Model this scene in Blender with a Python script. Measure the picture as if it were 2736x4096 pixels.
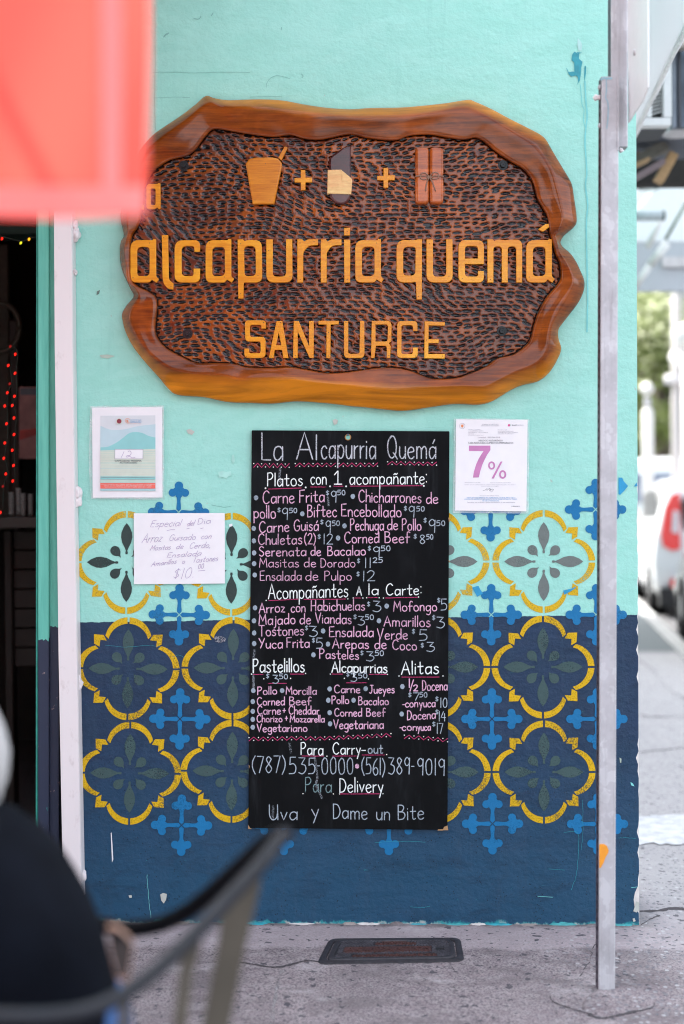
import bpy, bmesh, math, random
import numpy as np
from mathutils import Vector, Matrix, noise
R = math.radians
random.seed(7)
sc = bpy.context.scene
for o in list(bpy.data.objects):
    bpy.data.objects.remove(o)
COL = sc.collection

# ------------------------------------------------------------------ camera
FPX = 5689.0                     # 50 mm lens on a 36 mm high frame of 4096 rows
CAM = Vector((0.0, -4.37, 1.33))
PITCH, ROLL = 0.0137, 0.009
fwd = Vector((0, math.cos(PITCH), -math.sin(PITCH)))
up0 = Vector((0, math.sin(PITCH), math.cos(PITCH)))
rt0 = Vector((1, 0, 0))
RT = rt0 * math.cos(ROLL) - up0 * math.sin(ROLL)
UP = up0 * math.cos(ROLL) + rt0 * math.sin(ROLL)
cam = bpy.data.cameras.new('camera')
cam.sensor_fit = 'VERTICAL'; cam.sensor_height = 36; cam.sensor_width = 24
cam.lens = 50; cam.clip_end = 900; cam.clip_start = 0.05
cam.dof.use_dof = True; cam.dof.focus_distance = 4.33; cam.dof.aperture_fstop = 1.5
cam_o = bpy.data.objects.new('camera', cam); COL.objects.link(cam_o)
M = Matrix.Identity(4)
for i in range(3):
    M[i][0] = RT[i]; M[i][1] = UP[i]; M[i][2] = -fwd[i]; M[i][3] = CAM[i]
cam_o.matrix_world = M
sc.camera = cam_o

# ------------------------------------------------------------------ sky, sun, exposure
SUN_EL, SUN_AZ = R(56), R(-40)      # azimuth measured from +Y towards +X
world = bpy.data.worlds.new('World'); sc.world = world; world.use_nodes = True
wn = world.node_tree
for n in list(wn.nodes): wn.nodes.remove(n)
wo = wn.nodes.new('ShaderNodeOutputWorld'); bg = wn.nodes.new('ShaderNodeBackground')
sky = wn.nodes.new('ShaderNodeTexSky'); sky.sky_type = 'NISHITA'; sky.sun_disc = False
sky.sun_elevation = SUN_EL; sky.sun_rotation = SUN_AZ
sky.air_density = 1.0; sky.dust_density = 3.5; sky.ozone_density = 0.6
bg.inputs['Strength'].default_value = 0.15
hs = wn.nodes.new('ShaderNodeHueSaturation'); hs.inputs['Saturation'].default_value = 0.42   # thin white cloud over the blue
wn.links.new(sky.outputs[0], hs.inputs['Color']); wn.links.new(hs.outputs[0], bg.inputs[0]); wn.links.new(bg.outputs[0], wo.inputs[0])
sl = bpy.data.lights.new('sun', 'SUN'); sl.energy = 2.0; sl.angle = R(0.6); sl.color = (1.0, 0.95, 0.88)
so = bpy.data.objects.new('sun', sl); COL.objects.link(so)
sdir = Vector((math.sin(SUN_AZ) * math.cos(SUN_EL), math.cos(SUN_AZ) * math.cos(SUN_EL), math.sin(SUN_EL)))
so.rotation_euler = sdir.to_track_quat('Z', 'Y').to_euler()
so.location = (0, 0, 20)
sc.view_settings.view_transform = 'Standard'; sc.view_settings.look = 'None'
sc.view_settings.gamma = 1.0; sc.view_settings.use_curve_mapping = False
sc.view_settings.exposure = 2.5
sc.render.engine = 'CYCLES'
sc.cycles.max_bounces = 8; sc.cycles.transparent_max_bounces = 16
sc.cycles.sample_clamp_indirect = 6.0
sc.cycles.use_denoising = True
sc.cycles.filter_width = 1.1

# ------------------------------------------------------------------ helpers
def ray(px, py):
    return fwd * FPX + RT * (px - 1368) + UP * (2048 - py)
def W(px, py, Y=0.0):
    """where the line of sight through a photo pixel meets the plane y = Y"""
    d = ray(px, py); t = (Y - CAM.y) / d.y
    return CAM + d * t
def WZ(px, py, z):
    return W(px, py, CAM.y + z)
def gz(x):
    return -0.0135 * max(-3.0, min(4.0, x))
def G(px, py, lift=0.0):
    d = ray(px, py)
    t = -(CAM.z) / d.z
    for _ in range(4):
        p = CAM + d * t
        t = (gz(p.x) + lift - CAM.z) / d.z
    return CAM + d * t
_f, _r, _u, _c = [np.array(v) for v in (fwd, RT, UP, CAM)]
def WN(px, py, Y):
    px = np.asarray(px, float); py = np.asarray(py, float); Y = np.broadcast_to(np.asarray(Y, float), px.shape)
    d = _f[None] * FPX + _r[None] * (px.ravel()[:, None] - 1368) + _u[None] * (2048 - py.ravel()[:, None])
    t = (Y.ravel() - _c[1]) / d[:, 1]
    return _c[None] + d * t[:, None]

def link(name, me, mats=None, parent=None, smooth=False):
    o = bpy.data.objects.new(name, me); COL.objects.link(o)
    if mats is not None:
        for m in (mats if isinstance(mats, (list, tuple)) else [mats]):
            me.materials.append(m)
    if parent is not None: o.parent = parent
    if smooth:
        me.polygons.foreach_set('use_smooth', [True] * len(me.polygons))
    return o
def mesh(name, vs, fs, mats=None, parent=None, smooth=False):
    me = bpy.data.meshes.new(name)
    me.from_pydata([tuple(v) for v in vs], [], [tuple(f) for f in fs]); me.update()
    return link(name, me, mats, parent, smooth)
def tag(o, label=None, cat=None, group=None, kind=None):
    if label: o['label'] = label
    if cat: o['category'] = cat
    if group: o['group'] = group
    if kind: o['kind'] = kind
    return o
def empty(name, loc, label=None, cat=None, group=None):
    o = bpy.data.objects.new(name, None); COL.objects.link(o); o.location = loc
    o.empty_display_size = 0.05
    return tag(o, label, cat, group)
def wm(o):
    m = o.matrix_basis.copy()
    return (wm(o.parent) @ o.matrix_parent_inverse @ m) if o.parent else m
def own(o, parent):
    """parent an object built in world coordinates"""
    o.parent = parent
    o.matrix_parent_inverse = wm(parent).inverted()
    return o
def part(name, vs, fs, m, parent, smooth=False):
    o = mesh(name, vs, fs, m, None, smooth)
    return own(o, parent)
def box(x0, x1, y0, y1, z0, z1):
    v = [(x0, y0, z0), (x1, y0, z0), (x1, y1, z0), (x0, y1, z0), (x0, y0, z1), (x1, y0, z1), (x1, y1, z1), (x0, y1, z1)]
    f = [(0, 3, 2, 1), (4, 5, 6, 7), (0, 1, 5, 4), (1, 2, 6, 5), (2, 3, 7, 6), (3, 0, 4, 7)]
    return v, f
def bbox_obj(name, b, m, parent=None, bevel=0.0, seg=2):
    v, f = box(*b)
    bm = bmesh.new()
    vv = [bm.verts.new(p) for p in v]
    for q in f: bm.faces.new([vv[i] for i in q])
    if bevel: bmesh.ops.bevel(bm, geom=list(bm.edges), offset=bevel, segments=seg, affect='EDGES', profile=0.6)
    me = bpy.data.meshes.new(name); bm.to_mesh(me); bm.free()
    o = link(name, me, m)
    if parent is not None: own(o, parent)
    return o
def tube_geo(pts, rad, n=10, caps=True):
    pts = [Vector(p) for p in pts]
    rads = rad if isinstance(rad, (list, tuple)) else [rad] * len(pts)
    vs, fs = [], []
    t0 = (pts[1] - pts[0]).normalized()
    a = t0.orthogonal().normalized()
    for i, p in enumerate(pts):
        t = (pts[min(i + 1, len(pts) - 1)] - pts[max(i - 1, 0)]).normalized()
        a = (a - t * a.dot(t)).normalized(); b = t.cross(a)
        for k in range(n):
            th = 2 * math.pi * k / n
            vs.append(p + (a * math.cos(th) + b * math.sin(th)) * rads[i])
    for i in range(len(pts) - 1):
        for k in range(n):
            k2 = (k + 1) % n
            fs.append((i * n + k, i * n + k2, (i + 1) * n + k2, (i + 1) * n + k))
    if caps:
        fs.append(tuple(range(n - 1, -1, -1))); fs.append(tuple(range((len(pts) - 1) * n, len(pts) * n)))
    return vs, fs
def tube(name, pts, rad, m, parent=None, n=10, smooth=True):
    vs, fs = tube_geo(pts, rad, n)
    o = mesh(name, vs, fs, m, None, smooth)
    if parent is not None: own(o, parent)
    return o
def crom(pts, k=5, closed=False):
    """smooth curve through points"""
    P = [np.array(p, float) for p in pts]; n = len(P); out = []
    if n < 3: return P
    rng = range(n) if closed else range(n - 1)
    for i in rng:
        p1, p2 = P[i], P[(i + 1) % n]
        p0 = P[i - 1] if (i > 0 or closed) else p1 * 2 - p2
        p3 = P[(i + 2) % n] if (i + 2 < n or closed) else p2 * 2 - p1
        for j in range(k):
            t = j / k
            out.append(0.5 * ((2 * p1) + (-p0 + p2) * t + (2 * p0 - 5 * p1 + 4 * p2 - p3) * t * t + (-p0 + 3 * p1 - 3 * p2 + p3) * t ** 3))
    out.append(P[0] if closed else P[-1])
    return out
def prism_px(name, poly, Yf, Yb, m, parent, bevel=0.0):
    """a plate whose outline is given in photo pixels, front face at y = Yf and back at y = Yb"""
    n = len(poly)
    fr = [W(x, y, Yf) for x, y in poly]
    bk = [Vector((p.x, Yb, p.z)) for p in fr]
    bm = bmesh.new()
    a = [bm.verts.new(p) for p in fr]; b = [bm.verts.new(p) for p in bk]
    f1 = bm.faces.new(a); bm.faces.new(b[::-1])
    for i in range(n): bm.faces.new((a[i], b[i], b[(i + 1) % n], a[(i + 1) % n]))
    bmesh.ops.recalc_face_normals(bm, faces=bm.faces)
    if bevel:
        es = [e for e in bm.edges if all(v in a for v in e.verts)]
        bmesh.ops.bevel(bm, geom=es, offset=bevel, segments=2, affect='EDGES')
    bmesh.ops.triangulate(bm, faces=[f for f in bm.faces if len(f.verts) > 4])
    me = bpy.data.meshes.new(name); bm.to_mesh(me); bm.free()
    o = link(name, me, m)
    return own(o, parent) if parent is not None else o
def flat_px(name, poly, Y, m, parent):
    return prism_px(name, poly, Y, Y + 0.0006, m, parent)
def strip_px(name, pts, wpx, Y, m, parent, closed=False, step=1.2e-5):
    vs, fs, _ = ribbon(pts, wpx, Y, step)
    return part(name, vs, fs, m, parent)
def ribbon(pts, w, Y, step=1.2e-5, base=0, k0=0):
    P = [np.array(p, float) for p in pts]
    if len(P) < 2: return [], [], k0
    d0 = P[1] - P[0]; L = np.hypot(*d0) or 1; d1 = P[-1] - P[-2]; L1 = np.hypot(*d1) or 1
    P = [P[0] - d0 / L * w * .42] + P + [P[-1] + d1 / L1 * w * .42]
    ws = [w * .42] + [w] * (len(P) - 2) + [w * .42]
    vs, fs = [], []
    for i, p in enumerate(P):
        t = P[min(i + 1, len(P) - 1)] - P[max(i - 1, 0)]
        l = np.hypot(*t) or 1; nrm = np.array((-t[1], t[0])) / l
        k0 += 1
        yy = Y - step * k0
        vs.append(W(*(p + nrm * ws[i] / 2), yy)); vs.append(W(*(p - nrm * ws[i] / 2), yy))
    for i in range(len(P) - 1):
        a = base + 2 * i
        fs.append((a, a + 1, a + 3, a + 2))
    return vs, fs, k0

# ------------------------------------------------------------------ materials
class NT:
    def __init__(s, name):
        s.m = bpy.data.materials.new(name); s.m.use_nodes = True
        s.t = s.m.node_tree; s.b = s.t.nodes['Principled BSDF']; s.out = s.t.nodes['Material Output']
    def n(s, kind, **kw):
        nd = s.t.nodes.new('ShaderNode' + kind)
        for k, v in kw.items():
            if k.startswith('i_'): nd.inputs[k[2:].replace('_', ' ')].default_value = v
            else: setattr(nd, k, v)
        return nd
    def l(s, a, b): s.t.links.new(a, b)
    def coord(s, scale=(1, 1, 1), out='Object', loc=(0, 0, 0)):
        c = s.n('TexCoord'); mp = s.n('Mapping'); mp.inputs['Scale'].default_value = scale; mp.inputs['Location'].default_value = loc
        s.l(c.outputs[out], mp.inputs[0]); return mp.outputs[0]
    def geo(s, scale=(1, 1, 1), loc=(0, 0, 0)):
        c = s.n('NewGeometry'); mp = s.n('Mapping'); mp.inputs['Scale'].default_value = scale; mp.inputs['Location'].default_value = loc
        s.l(c.outputs['Position'], mp.inputs[0]); return mp.outputs[0]
    def noise(s, vec, scale, detail=4, rough=.55, dist=0.0):
        n = s.n('TexNoise'); n.inputs['Scale'].default_value = scale; n.inputs['Detail'].default_value = detail
        n.inputs['Roughness'].default_value = rough; n.inputs['Distortion'].default_value = dist
        s.l(vec, n.inputs['Vector']); return n.outputs['Fac']
    def ramp(s, v, stops):
        r = s.n('ValToRGB'); e = r.color_ramp.elements
        while len(e) > 1: e.remove(e[-1])
        e[0].position = stops[0][0]; e[0].color = (*stops[0][1], 1)
        for p, c in stops[1:]:
            x = e.new(p); x.color = (*c, 1)
        s.l(v, r.inputs[0]); return r.outputs[0]
    def step(s, v, a, b, lo=0.0, hi=1.0):
        r = s.n('MapRange'); r.inputs['From Min'].default_value = a; r.inputs['From Max'].default_value = b
        r.inputs['To Min'].default_value = lo; r.inputs['To Max'].default_value = hi; s.l(v, r.inputs[0]); return r.outputs[0]
    def mix(s, f, a, b, mode='MIX'):
        m = s.n('Mix'); m.data_type = 'RGBA'; m.blend_type = mode
        for sock, v in ((m.inputs[0], f), (m.inputs[6], a), (m.inputs[7], b)):
            if isinstance(v, (int, float)): sock.default_value = v
            elif isinstance(v, tuple): sock.default_value = (*v, 1)
            else: s.l(v, sock)
        return m.outputs[2]
    def math(s, op, a, b=0.0, c=None):
        m = s.n('Math'); m.operation = op
        for i, v in enumerate((a, b) if c is None else (a, b, c)):
            if isinstance(v, (int, float)): m.inputs[i].default_value = v
            else: s.l(v, m.inputs[i])
        return m.outputs[0]
    def sep(s, v):
        x = s.n('SeparateXYZ'); s.l(v, x.inputs[0]); return x.outputs
    def color(s, c):
        if isinstance(c, tuple): s.b.inputs['Base Color'].default_value = (*c, 1)
        else: s.l(c, s.b.inputs['Base Color'])
    def set(s, **k):
        for a, v in k.items():
            sock = s.b.inputs[{'rough': 'Roughness', 'metal': 'Metallic', 'coat': 'Coat Weight', 'coatr': 'Coat Roughness', 'spec': 'Specular IOR Level',
                               'trans': 'Transmission Weight', 'alpha': 'Alpha', 'sheen': 'Sheen Weight', 'coation': 'Coat IOR'}[a]]
            if isinstance(v, (int, float)): sock.default_value = v
            else: s.l(v, sock)
    def bump(s, h, strength=.4, dist=.002):
        b = s.n('Bump'); b.inputs['Strength'].default_value = strength; b.inputs['Distance'].default_value = dist
        s.l(h, b.inputs['Height']); s.l(b.outputs[0], s.b.inputs['Normal']); return b
def simple(name, c, rough=.6, metal=0., var=.12, vs=30, bump=0.0, bs=200, coat=0., **k):
    t = NT(name); g = t.geo()
    n = t.noise(g, vs, 5)
    d = tuple(max(0, x * (1 - var)) for x in c); u = tuple(min(1, x * (1 + var)) for x in c)
    t.color(t.ramp(n, [(.3, d), (.7, u)]))
    t.set(rough=rough, metal=metal, coat=coat, **k)
    if bump: t.bump(t.noise(g, bs, 3), bump, .001)
    return t.m
AQUA = (0.325, 0.705, 0.595); NAVY = (0.0105, 0.035, 0.078)
def wall_mat():
    t = NT('painted_plaster'); g = t.geo(); X, Y, Z = t.sep(g)
    big = t.noise(g, 1.6, 5, .6); mid = t.noise(g, 9, 5, .6); fine = t.noise(g, 90, 3)
    aq = t.mix(t.step(big, .3, .75), AQUA, (0.33, 0.69, 0.595))
    aq = t.mix(t.math('MULTIPLY', t.step(mid, .55, .8), .30), aq, (0.44, 0.80, 0.73))
    # grime smears
    sm = t.noise(t.geo((3, 1, 9)), 3.2, 6, .7)
    aq = t.mix(t.math('MULTIPLY', t.step(sm, .62, .78), .22), aq, (0.17, 0.33, 0.29))
    tr = t.noise(t.geo((1.0, 1, 2.4)), 5.5, 7, .72, .8); aq = t.mix(t.math('MULTIPLY', t.step(tr, .42, .58), .42), aq, (0.41, 0.775, 0.68))
    gm = t.math('MULTIPLY', t.step(X, -.2, -.62), t.math('MULTIPLY', t.step(Z, 2.3, 2.9), t.step(t.noise(g, 5, 6, .7), .3, .7)))
    aq = t.mix(t.math('MULTIPLY', gm, .5), aq, (0.20, 0.46, 0.38))
    st = t.noise(t.geo((7, 1, .45)), 4.2, 6, .7); aq = t.mix(t.math('MULTIPLY', t.step(st, .56, .78), .42), aq, (0.23, 0.54, 0.47))
    spk = t.noise(g, 38, 2, .5)
    aq = t.mix(t.math('MULTIPLY', t.step(spk, .745, .765), .5), aq, (0.42, 0.42, 0.36))
    nv = t.mix(t.step(mid, .35, .7), NAVY, (0.016, 0.042, 0.098))
    nv = t.mix(t.math('MULTIPLY', t.step(Z, .60, .15), .55), nv, (0.012, 0.090, 0.168))
    dots = t.n('TexVoronoi'); dots.inputs['Scale'].default_value = 95; t.l(g, dots.inputs['Vector'])
    dm = t.math('MULTIPLY', t.step(dots.outputs['Distance'], .22, .12), t.step(t.noise(g, 14, 2), .46, .56))
    nv = t.mix(t.math('MULTIPLY', dm, t.step(Z, .75, .40, 0, .95)), nv, (0.004, 0.012, 0.025))
    nst = t.noise(t.geo((6, 1, .5)), 4.0, 6, .7); nv = t.mix(t.math('MULTIPLY', t.step(nst, .50, .75), .45), nv, (0.030, 0.072, 0.125))
    ntr = t.noise(t.geo((1.0, 1, 2.0)), 7.5, 7, .75, .6); nv = t.mix(t.math('MULTIPLY', t.step(ntr, .50, .70), .45), nv, (0.007, 0.017, 0.040))
    # flakes where the older turquoise coat shows
    fl = t.noise(t.geo((1, 1, 3.2)), 24, 7, .75); fl2 = t.noise(g, 4, 2)
    flm = t.math('MULTIPLY', t.step(fl, .655, .675), t.step(fl2, .50, .62))
    nv = t.mix(flm, nv, (0.04, 0.42, 0.42))
    # boundary between the two paints
    edge = t.math('ADD', t.math('ADD', Z, t.math('MULTIPLY', X, -.0045)), t.math('MULTIPLY', t.math('SUBTRACT', t.noise(g, 42, 3), .5), .007))
    zb = W(1000, 2478, 0).z
    m = t.step(edge, zb - .0008, zb + .0008)
    c = t.mix(m, nv, aq)
    # worn foot of the wall
    zf = t.math('SUBTRACT', Z, t.math('MULTIPLY', X, -.0135))
    wob = t.math('MULTIPLY', t.math('SUBTRACT', t.noise(t.geo((1, 1, .6)), 22, 6, .7), .5), .06)
    c = t.mix(t.step(t.math('ADD', zf, wob), .008, .002), c, (0.03, 0.27, 0.30))
    c = t.mix(t.math('MULTIPLY', t.step(t.math('ADD', zf, wob), .006, .001), t.step(t.noise(g, 7, 4, .7), .48, .56)), c, (0.44, 0.41, 0.40))
    t.color(c); t.set(rough=t.step(m, 0, 1, .50, .62), spec=.35)
    h = t.math('ADD', t.math('MULTIPLY', t.noise(g, 55, 5, .65), .9), t.math('MULTIPLY', t.noise(t.geo((1, 1, 1.6)), 8, 4, .6), 1.6))
    t.bump(h, .5, .006)
    return t.m
def stencil(name, c, holes=(.60, .78), amt=.55, var=.12):
    t = NT(name); g = t.geo()
    n = t.noise(g, 10, 5, .6); f = t.noise(g, 260, 2, .5)
    col = t.mix(t.step(n, .35, .7), c, tuple(x * (1 - var) for x in c)); t.color(col)
    t.set(rough=.55, spec=.3)
    wear = t.math('ADD', t.math('MULTIPLY', t.step(t.noise(g, 6.5, 4), .48, .70), .30), f)
    t.set(alpha=t.step(wear, holes[0], holes[1], 1.0, 1.0 - amt))
    t.bump(t.noise(g, 55, 5, .65), .3, .004)
    return t.m
def wood(name, heart, sap, dark, scale=1.0, coat=.9, attr=None, rough=.35, ry=.13):
    t = NT(name); g = t.geo((1 * scale, 2.2 * scale, 9 * scale))
    n1 = t.noise(g, 2.2, 8, .62, 1.4); n2 = t.noise(t.geo((2, 4, 42)), 3.0 * scale, 4, .6, .5); n3 = t.noise(t.geo(), 2.3, 3)
    c = t.mix(t.step(n1, .35, .68), heart, dark)
    c = t.mix(t.math('MULTIPLY', t.step(n2, .4, .75), .35), c, tuple(min(1, x * 1.9) for x in heart))
    n4 = t.noise(t.geo((3, 3, 85)), 6 * scale, 6, .7, .3); c = t.mix(t.math('MULTIPLY', t.step(n4, .52, .66), .45), c, tuple(x * .8 for x in dark))
    n5 = t.noise(t.geo((1, 1, 1.6)), 4.5, 4, .6); c = t.mix(t.math('MULTIPLY', t.step(n5, .52, .70), .5), c, tuple(min(1, x * 1.9 + .01) for x in heart))
    if attr:
        a = t.n('Attribute'); a.attribute_name = attr
        s = t.math('ADD', a.outputs['Fac'], t.math('MULTIPLY', t.math('SUBTRACT', n3, .5), .35))
        sc_ = t.mix(t.step(n1, .4, .66), sap, tuple(x * .55 for x in sap))
        c = t.mix(t.step(s, .35, .62), c, sc_)
    t.color(c); t.set(rough=.55, coat=coat, coatr=ry, spec=.05, coation=1.5)
    t.bump(t.math('ADD', n2, t.noise(t.geo((6, 6, 60)), 8, 5, .7)), .30, .0012)
    return t.m
def recess_mat():
    t = NT('gouged_wood'); a = t.n('Attribute'); a.attribute_name = 'burn'
    g = t.geo((1, 1, 3)); n = t.noise(g, 9, 6, .6, 1.0); n2 = t.noise(t.geo(), 3.0, 4)
    base = t.mix(t.step(n, .40, .62), (0.36, 0.080, 0.004), (0.09, 0.014, 0.002))
    base = t.mix(t.math('MULTIPLY', t.step(n2, .42, .62), .75), base, (0.075, 0.016, 0.007))
    c = t.mix(t.step(a.outputs['Fac'], .12, .62), base, (0.005, 0.0045, 0.005))
    t.color(c); t.set(rough=.6, coat=.9, coatr=.10, spec=.05, coation=1.5)
    t.bump(t.noise(t.geo(), 160, 3), .10, .001)
    return t.m
def chalk(name, c, lo=.35, a0=.52):
    t = NT(name); g = t.geo(); n = t.noise(g, 330, 3, .6); n2 = t.noise(g, 14, 3)
    t.color(c); t.set(rough=.95, spec=.05)
    s = t.math('ADD', n, t.math('MULTIPLY', t.math('SUBTRACT', n2, .5), .5))
    t.set(alpha=t.step(s, .38, a0, lo, 1.0)); return t.m
def board_mat():
    t = NT('chalkboard_black'); g = t.geo((5, 1, 1)); n = t.noise(g, 4, 6, .65); g2 = t.noise(t.geo((9, 1, .8)), 5, 5, .7)
    s = t.math('MULTIPLY', t.step(n, .5, .75), t.step(g2, .45, .75))
    X, Y, Z = t.sep(t.geo())
    c = t.mix(t.step(t.math('ADD', s, t.math('MULTIPLY', t.step(t.noise(t.geo((1, 1, .5)), 3.0, 4, .7), .5, .75), .35)), 0, 1.1), (0.0042, 0.0048, 0.0055), (0.034, 0.037, 0.042))
    t.color(c); t.set(rough=.8, spec=.12); return t.m
def ground_mat():
    t = NT('worn_concrete'); g = t.geo(); X, Y, Z = t.sep(g)
    n = t.noise(g, 1.7, 6, .6); f = t.noise(g, 150, 4, .7); md = t.noise(g, 22, 6, .7)
    c = t.mix(t.step(n, .35, .68), (0.355, 0.292, 0.298), (0.215, 0.174, 0.182))
    c = t.mix(t.step(md, .40, .72, 0, .7), c, (0.43, 0.385, 0.375))
    c = t.mix(t.math('MULTIPLY', t.step(f, .47, .60), .85), c, (0.075, 0.062, 0.072))
    bs = t.noise(t.geo((1, 1.6, 1)), 3.1, 7, .72, .5); c = t.mix(t.math('MULTIPLY', t.step(bs, .47, .64), .72), c, (0.135, 0.112, 0.115))
    bl = t.noise(t.geo((1, 1.3, 1), (4, 4, 0)), 4.4, 6, .7); c = t.mix(t.math('MULTIPLY', t.step(bl, .55, .72), .6), c, (0.54, 0.49, 0.49))
    foot = t.step(t.math('ADD', Y, t.math('MULTIPLY', t.noise(g, 5, 5, .7), .16)), -.17, -.14); c = t.mix(t.math('MULTIPLY', foot, .5), c, (0.47, 0.40, 0.41))
    dirt = t.step(t.math('ADD', Y, t.math('MULTIPLY', t.noise(g, 12, 5, .75), .10)), .015, .045); c = t.mix(t.math('MULTIPLY', t.math('MULTIPLY', dirt, t.step(X, 1.0, .93)), .75), c, (0.10, 0.085, 0.085))
    sidew = t.math('MULTIPLY', t.step(X, .75, 1.05), t.step(Y, -.6, .3)); c = t.mix(t.math('MULTIPLY', sidew, .6), c, (0.36, 0.375, 0.37))
    # exposed pebbles to the right of the post
    pb = t.n('TexVoronoi'); pb.inputs['Scale'].default_value = 58; t.l(t.geo((1, .8, 1)), pb.inputs['Vector'])
    pbm = t.math('MULTIPLY', t.step(pb.outputs['Distance'], .40, .30), t.step(t.math('ADD', X, t.math('MULTIPLY', n, .6)), .72, 1.1, 0.0, 1.0))
    ps = t.n('SeparateColor'); t.l(pb.outputs['Color'], ps.inputs[0])
    pebc = t.ramp(ps.outputs[0], [(0, (.10, .11, .13)), (.4, (.22, .22, .235)), (.72, (.30, .29, .30)), (1, (.55, .56, .56))])
    c = t.mix(t.math('MULTIPLY', pbm, .62), c, pebc)
    # flattened dark spots of old gum
    for scale, r, seed in ((15, .15, 0), (29, .17, 7.3)):
        v = t.n('TexVoronoi'); v.voronoi_dimensions = '2D'; v.inputs['Scale'].default_value = scale
        wv = t.n('VectorMath'); wv.operation = 'ADD'
        nz = t.n('TexNoise'); nz.inputs['Scale'].default_value = 45; t.l(g, nz.inputs['Vector'])
        ms = t.n('VectorMath'); ms.operation = 'SCALE'; ms.inputs['Scale'].default_value = .035; t.l(nz.outputs['Color'], ms.inputs[0])
        t.l(t.geo(loc=(seed, seed, 0)), wv.inputs[0]); t.l(ms.outputs[0], wv.inputs[1]); t.l(wv.outputs[0], v.inputs['Vector'])
        cs = t.n('SeparateColor'); t.l(v.outputs['Color'], cs.inputs[0])
        rr = t.math('MULTIPLY', cs.outputs[0], r)
        sp = t.math('LESS_THAN', v.outputs['Distance'], rr)
        keep = t.math('GREATER_THAN', cs.outputs[1], .42)
        c = t.mix(t.math('MULTIPLY', t.math('MULTIPLY', sp, keep), .78), c, (0.048, 0.047, 0.058))
    # old smooth grey slab further down the side street
    far = t.step(Y, 7.4, 7.7); c = t.mix(far, c, (0.115, 0.132, 0.135))
    t.color(c); t.set(rough=.82, spec=.3)
    t.bump(t.math('ADD', t.math('MULTIPLY', f, .7), md), .55, .006)
    return t.m
def galv():
    t = NT('galvanised_steel'); g = t.geo((1, 1, .75)); v = t.n('TexVoronoi'); v.inputs['Scale'].default_value = 46
    dn = t.n('TexNoise'); dn.inputs['Scale'].default_value = 40; t.l(t.geo(), dn.inputs['Vector']); ds = t.n('VectorMath'); ds.operation = 'SCALE'; ds.inputs['Scale'].default_value = .04; t.l(dn.outputs['Color'], ds.inputs[0]); da = t.n('VectorMath'); t.l(g, da.inputs[0]); t.l(ds.outputs[0], da.inputs[1]); t.l(da.outputs[0], v.inputs['Vector'])
    cs = t.n('SeparateColor'); t.l(v.outputs['Color'], cs.inputs[0]); n = t.noise(t.geo(), 9, 6, .65)
    c = t.mix(t.math('MULTIPLY', t.step(cs.outputs[0], .55, .9), .6), (0.53, 0.52, 0.54), (0.66, 0.66, 0.675))
    c = t.mix(t.step(n, .42, .74, 0, .7), c, (0.34, 0.33, 0.345))
    vs_ = t.noise(t.geo((14, 14, .8)), 5, 6, .7); c = t.mix(t.math('MULTIPLY', t.step(vs_, .54, .72), .4), c, (0.20, 0.175, 0.175))
    rs = t.noise(t.geo(), 55, 5, .8); c = t.mix(t.math('MULTIPLY', t.step(rs, .70, .74), .7), c, (0.15, 0.08, 0.05))
    t.color(c); t.set(rough=.62, metal=.35, spec=.4); t.bump(n, .1, .002); return t.m
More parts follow.
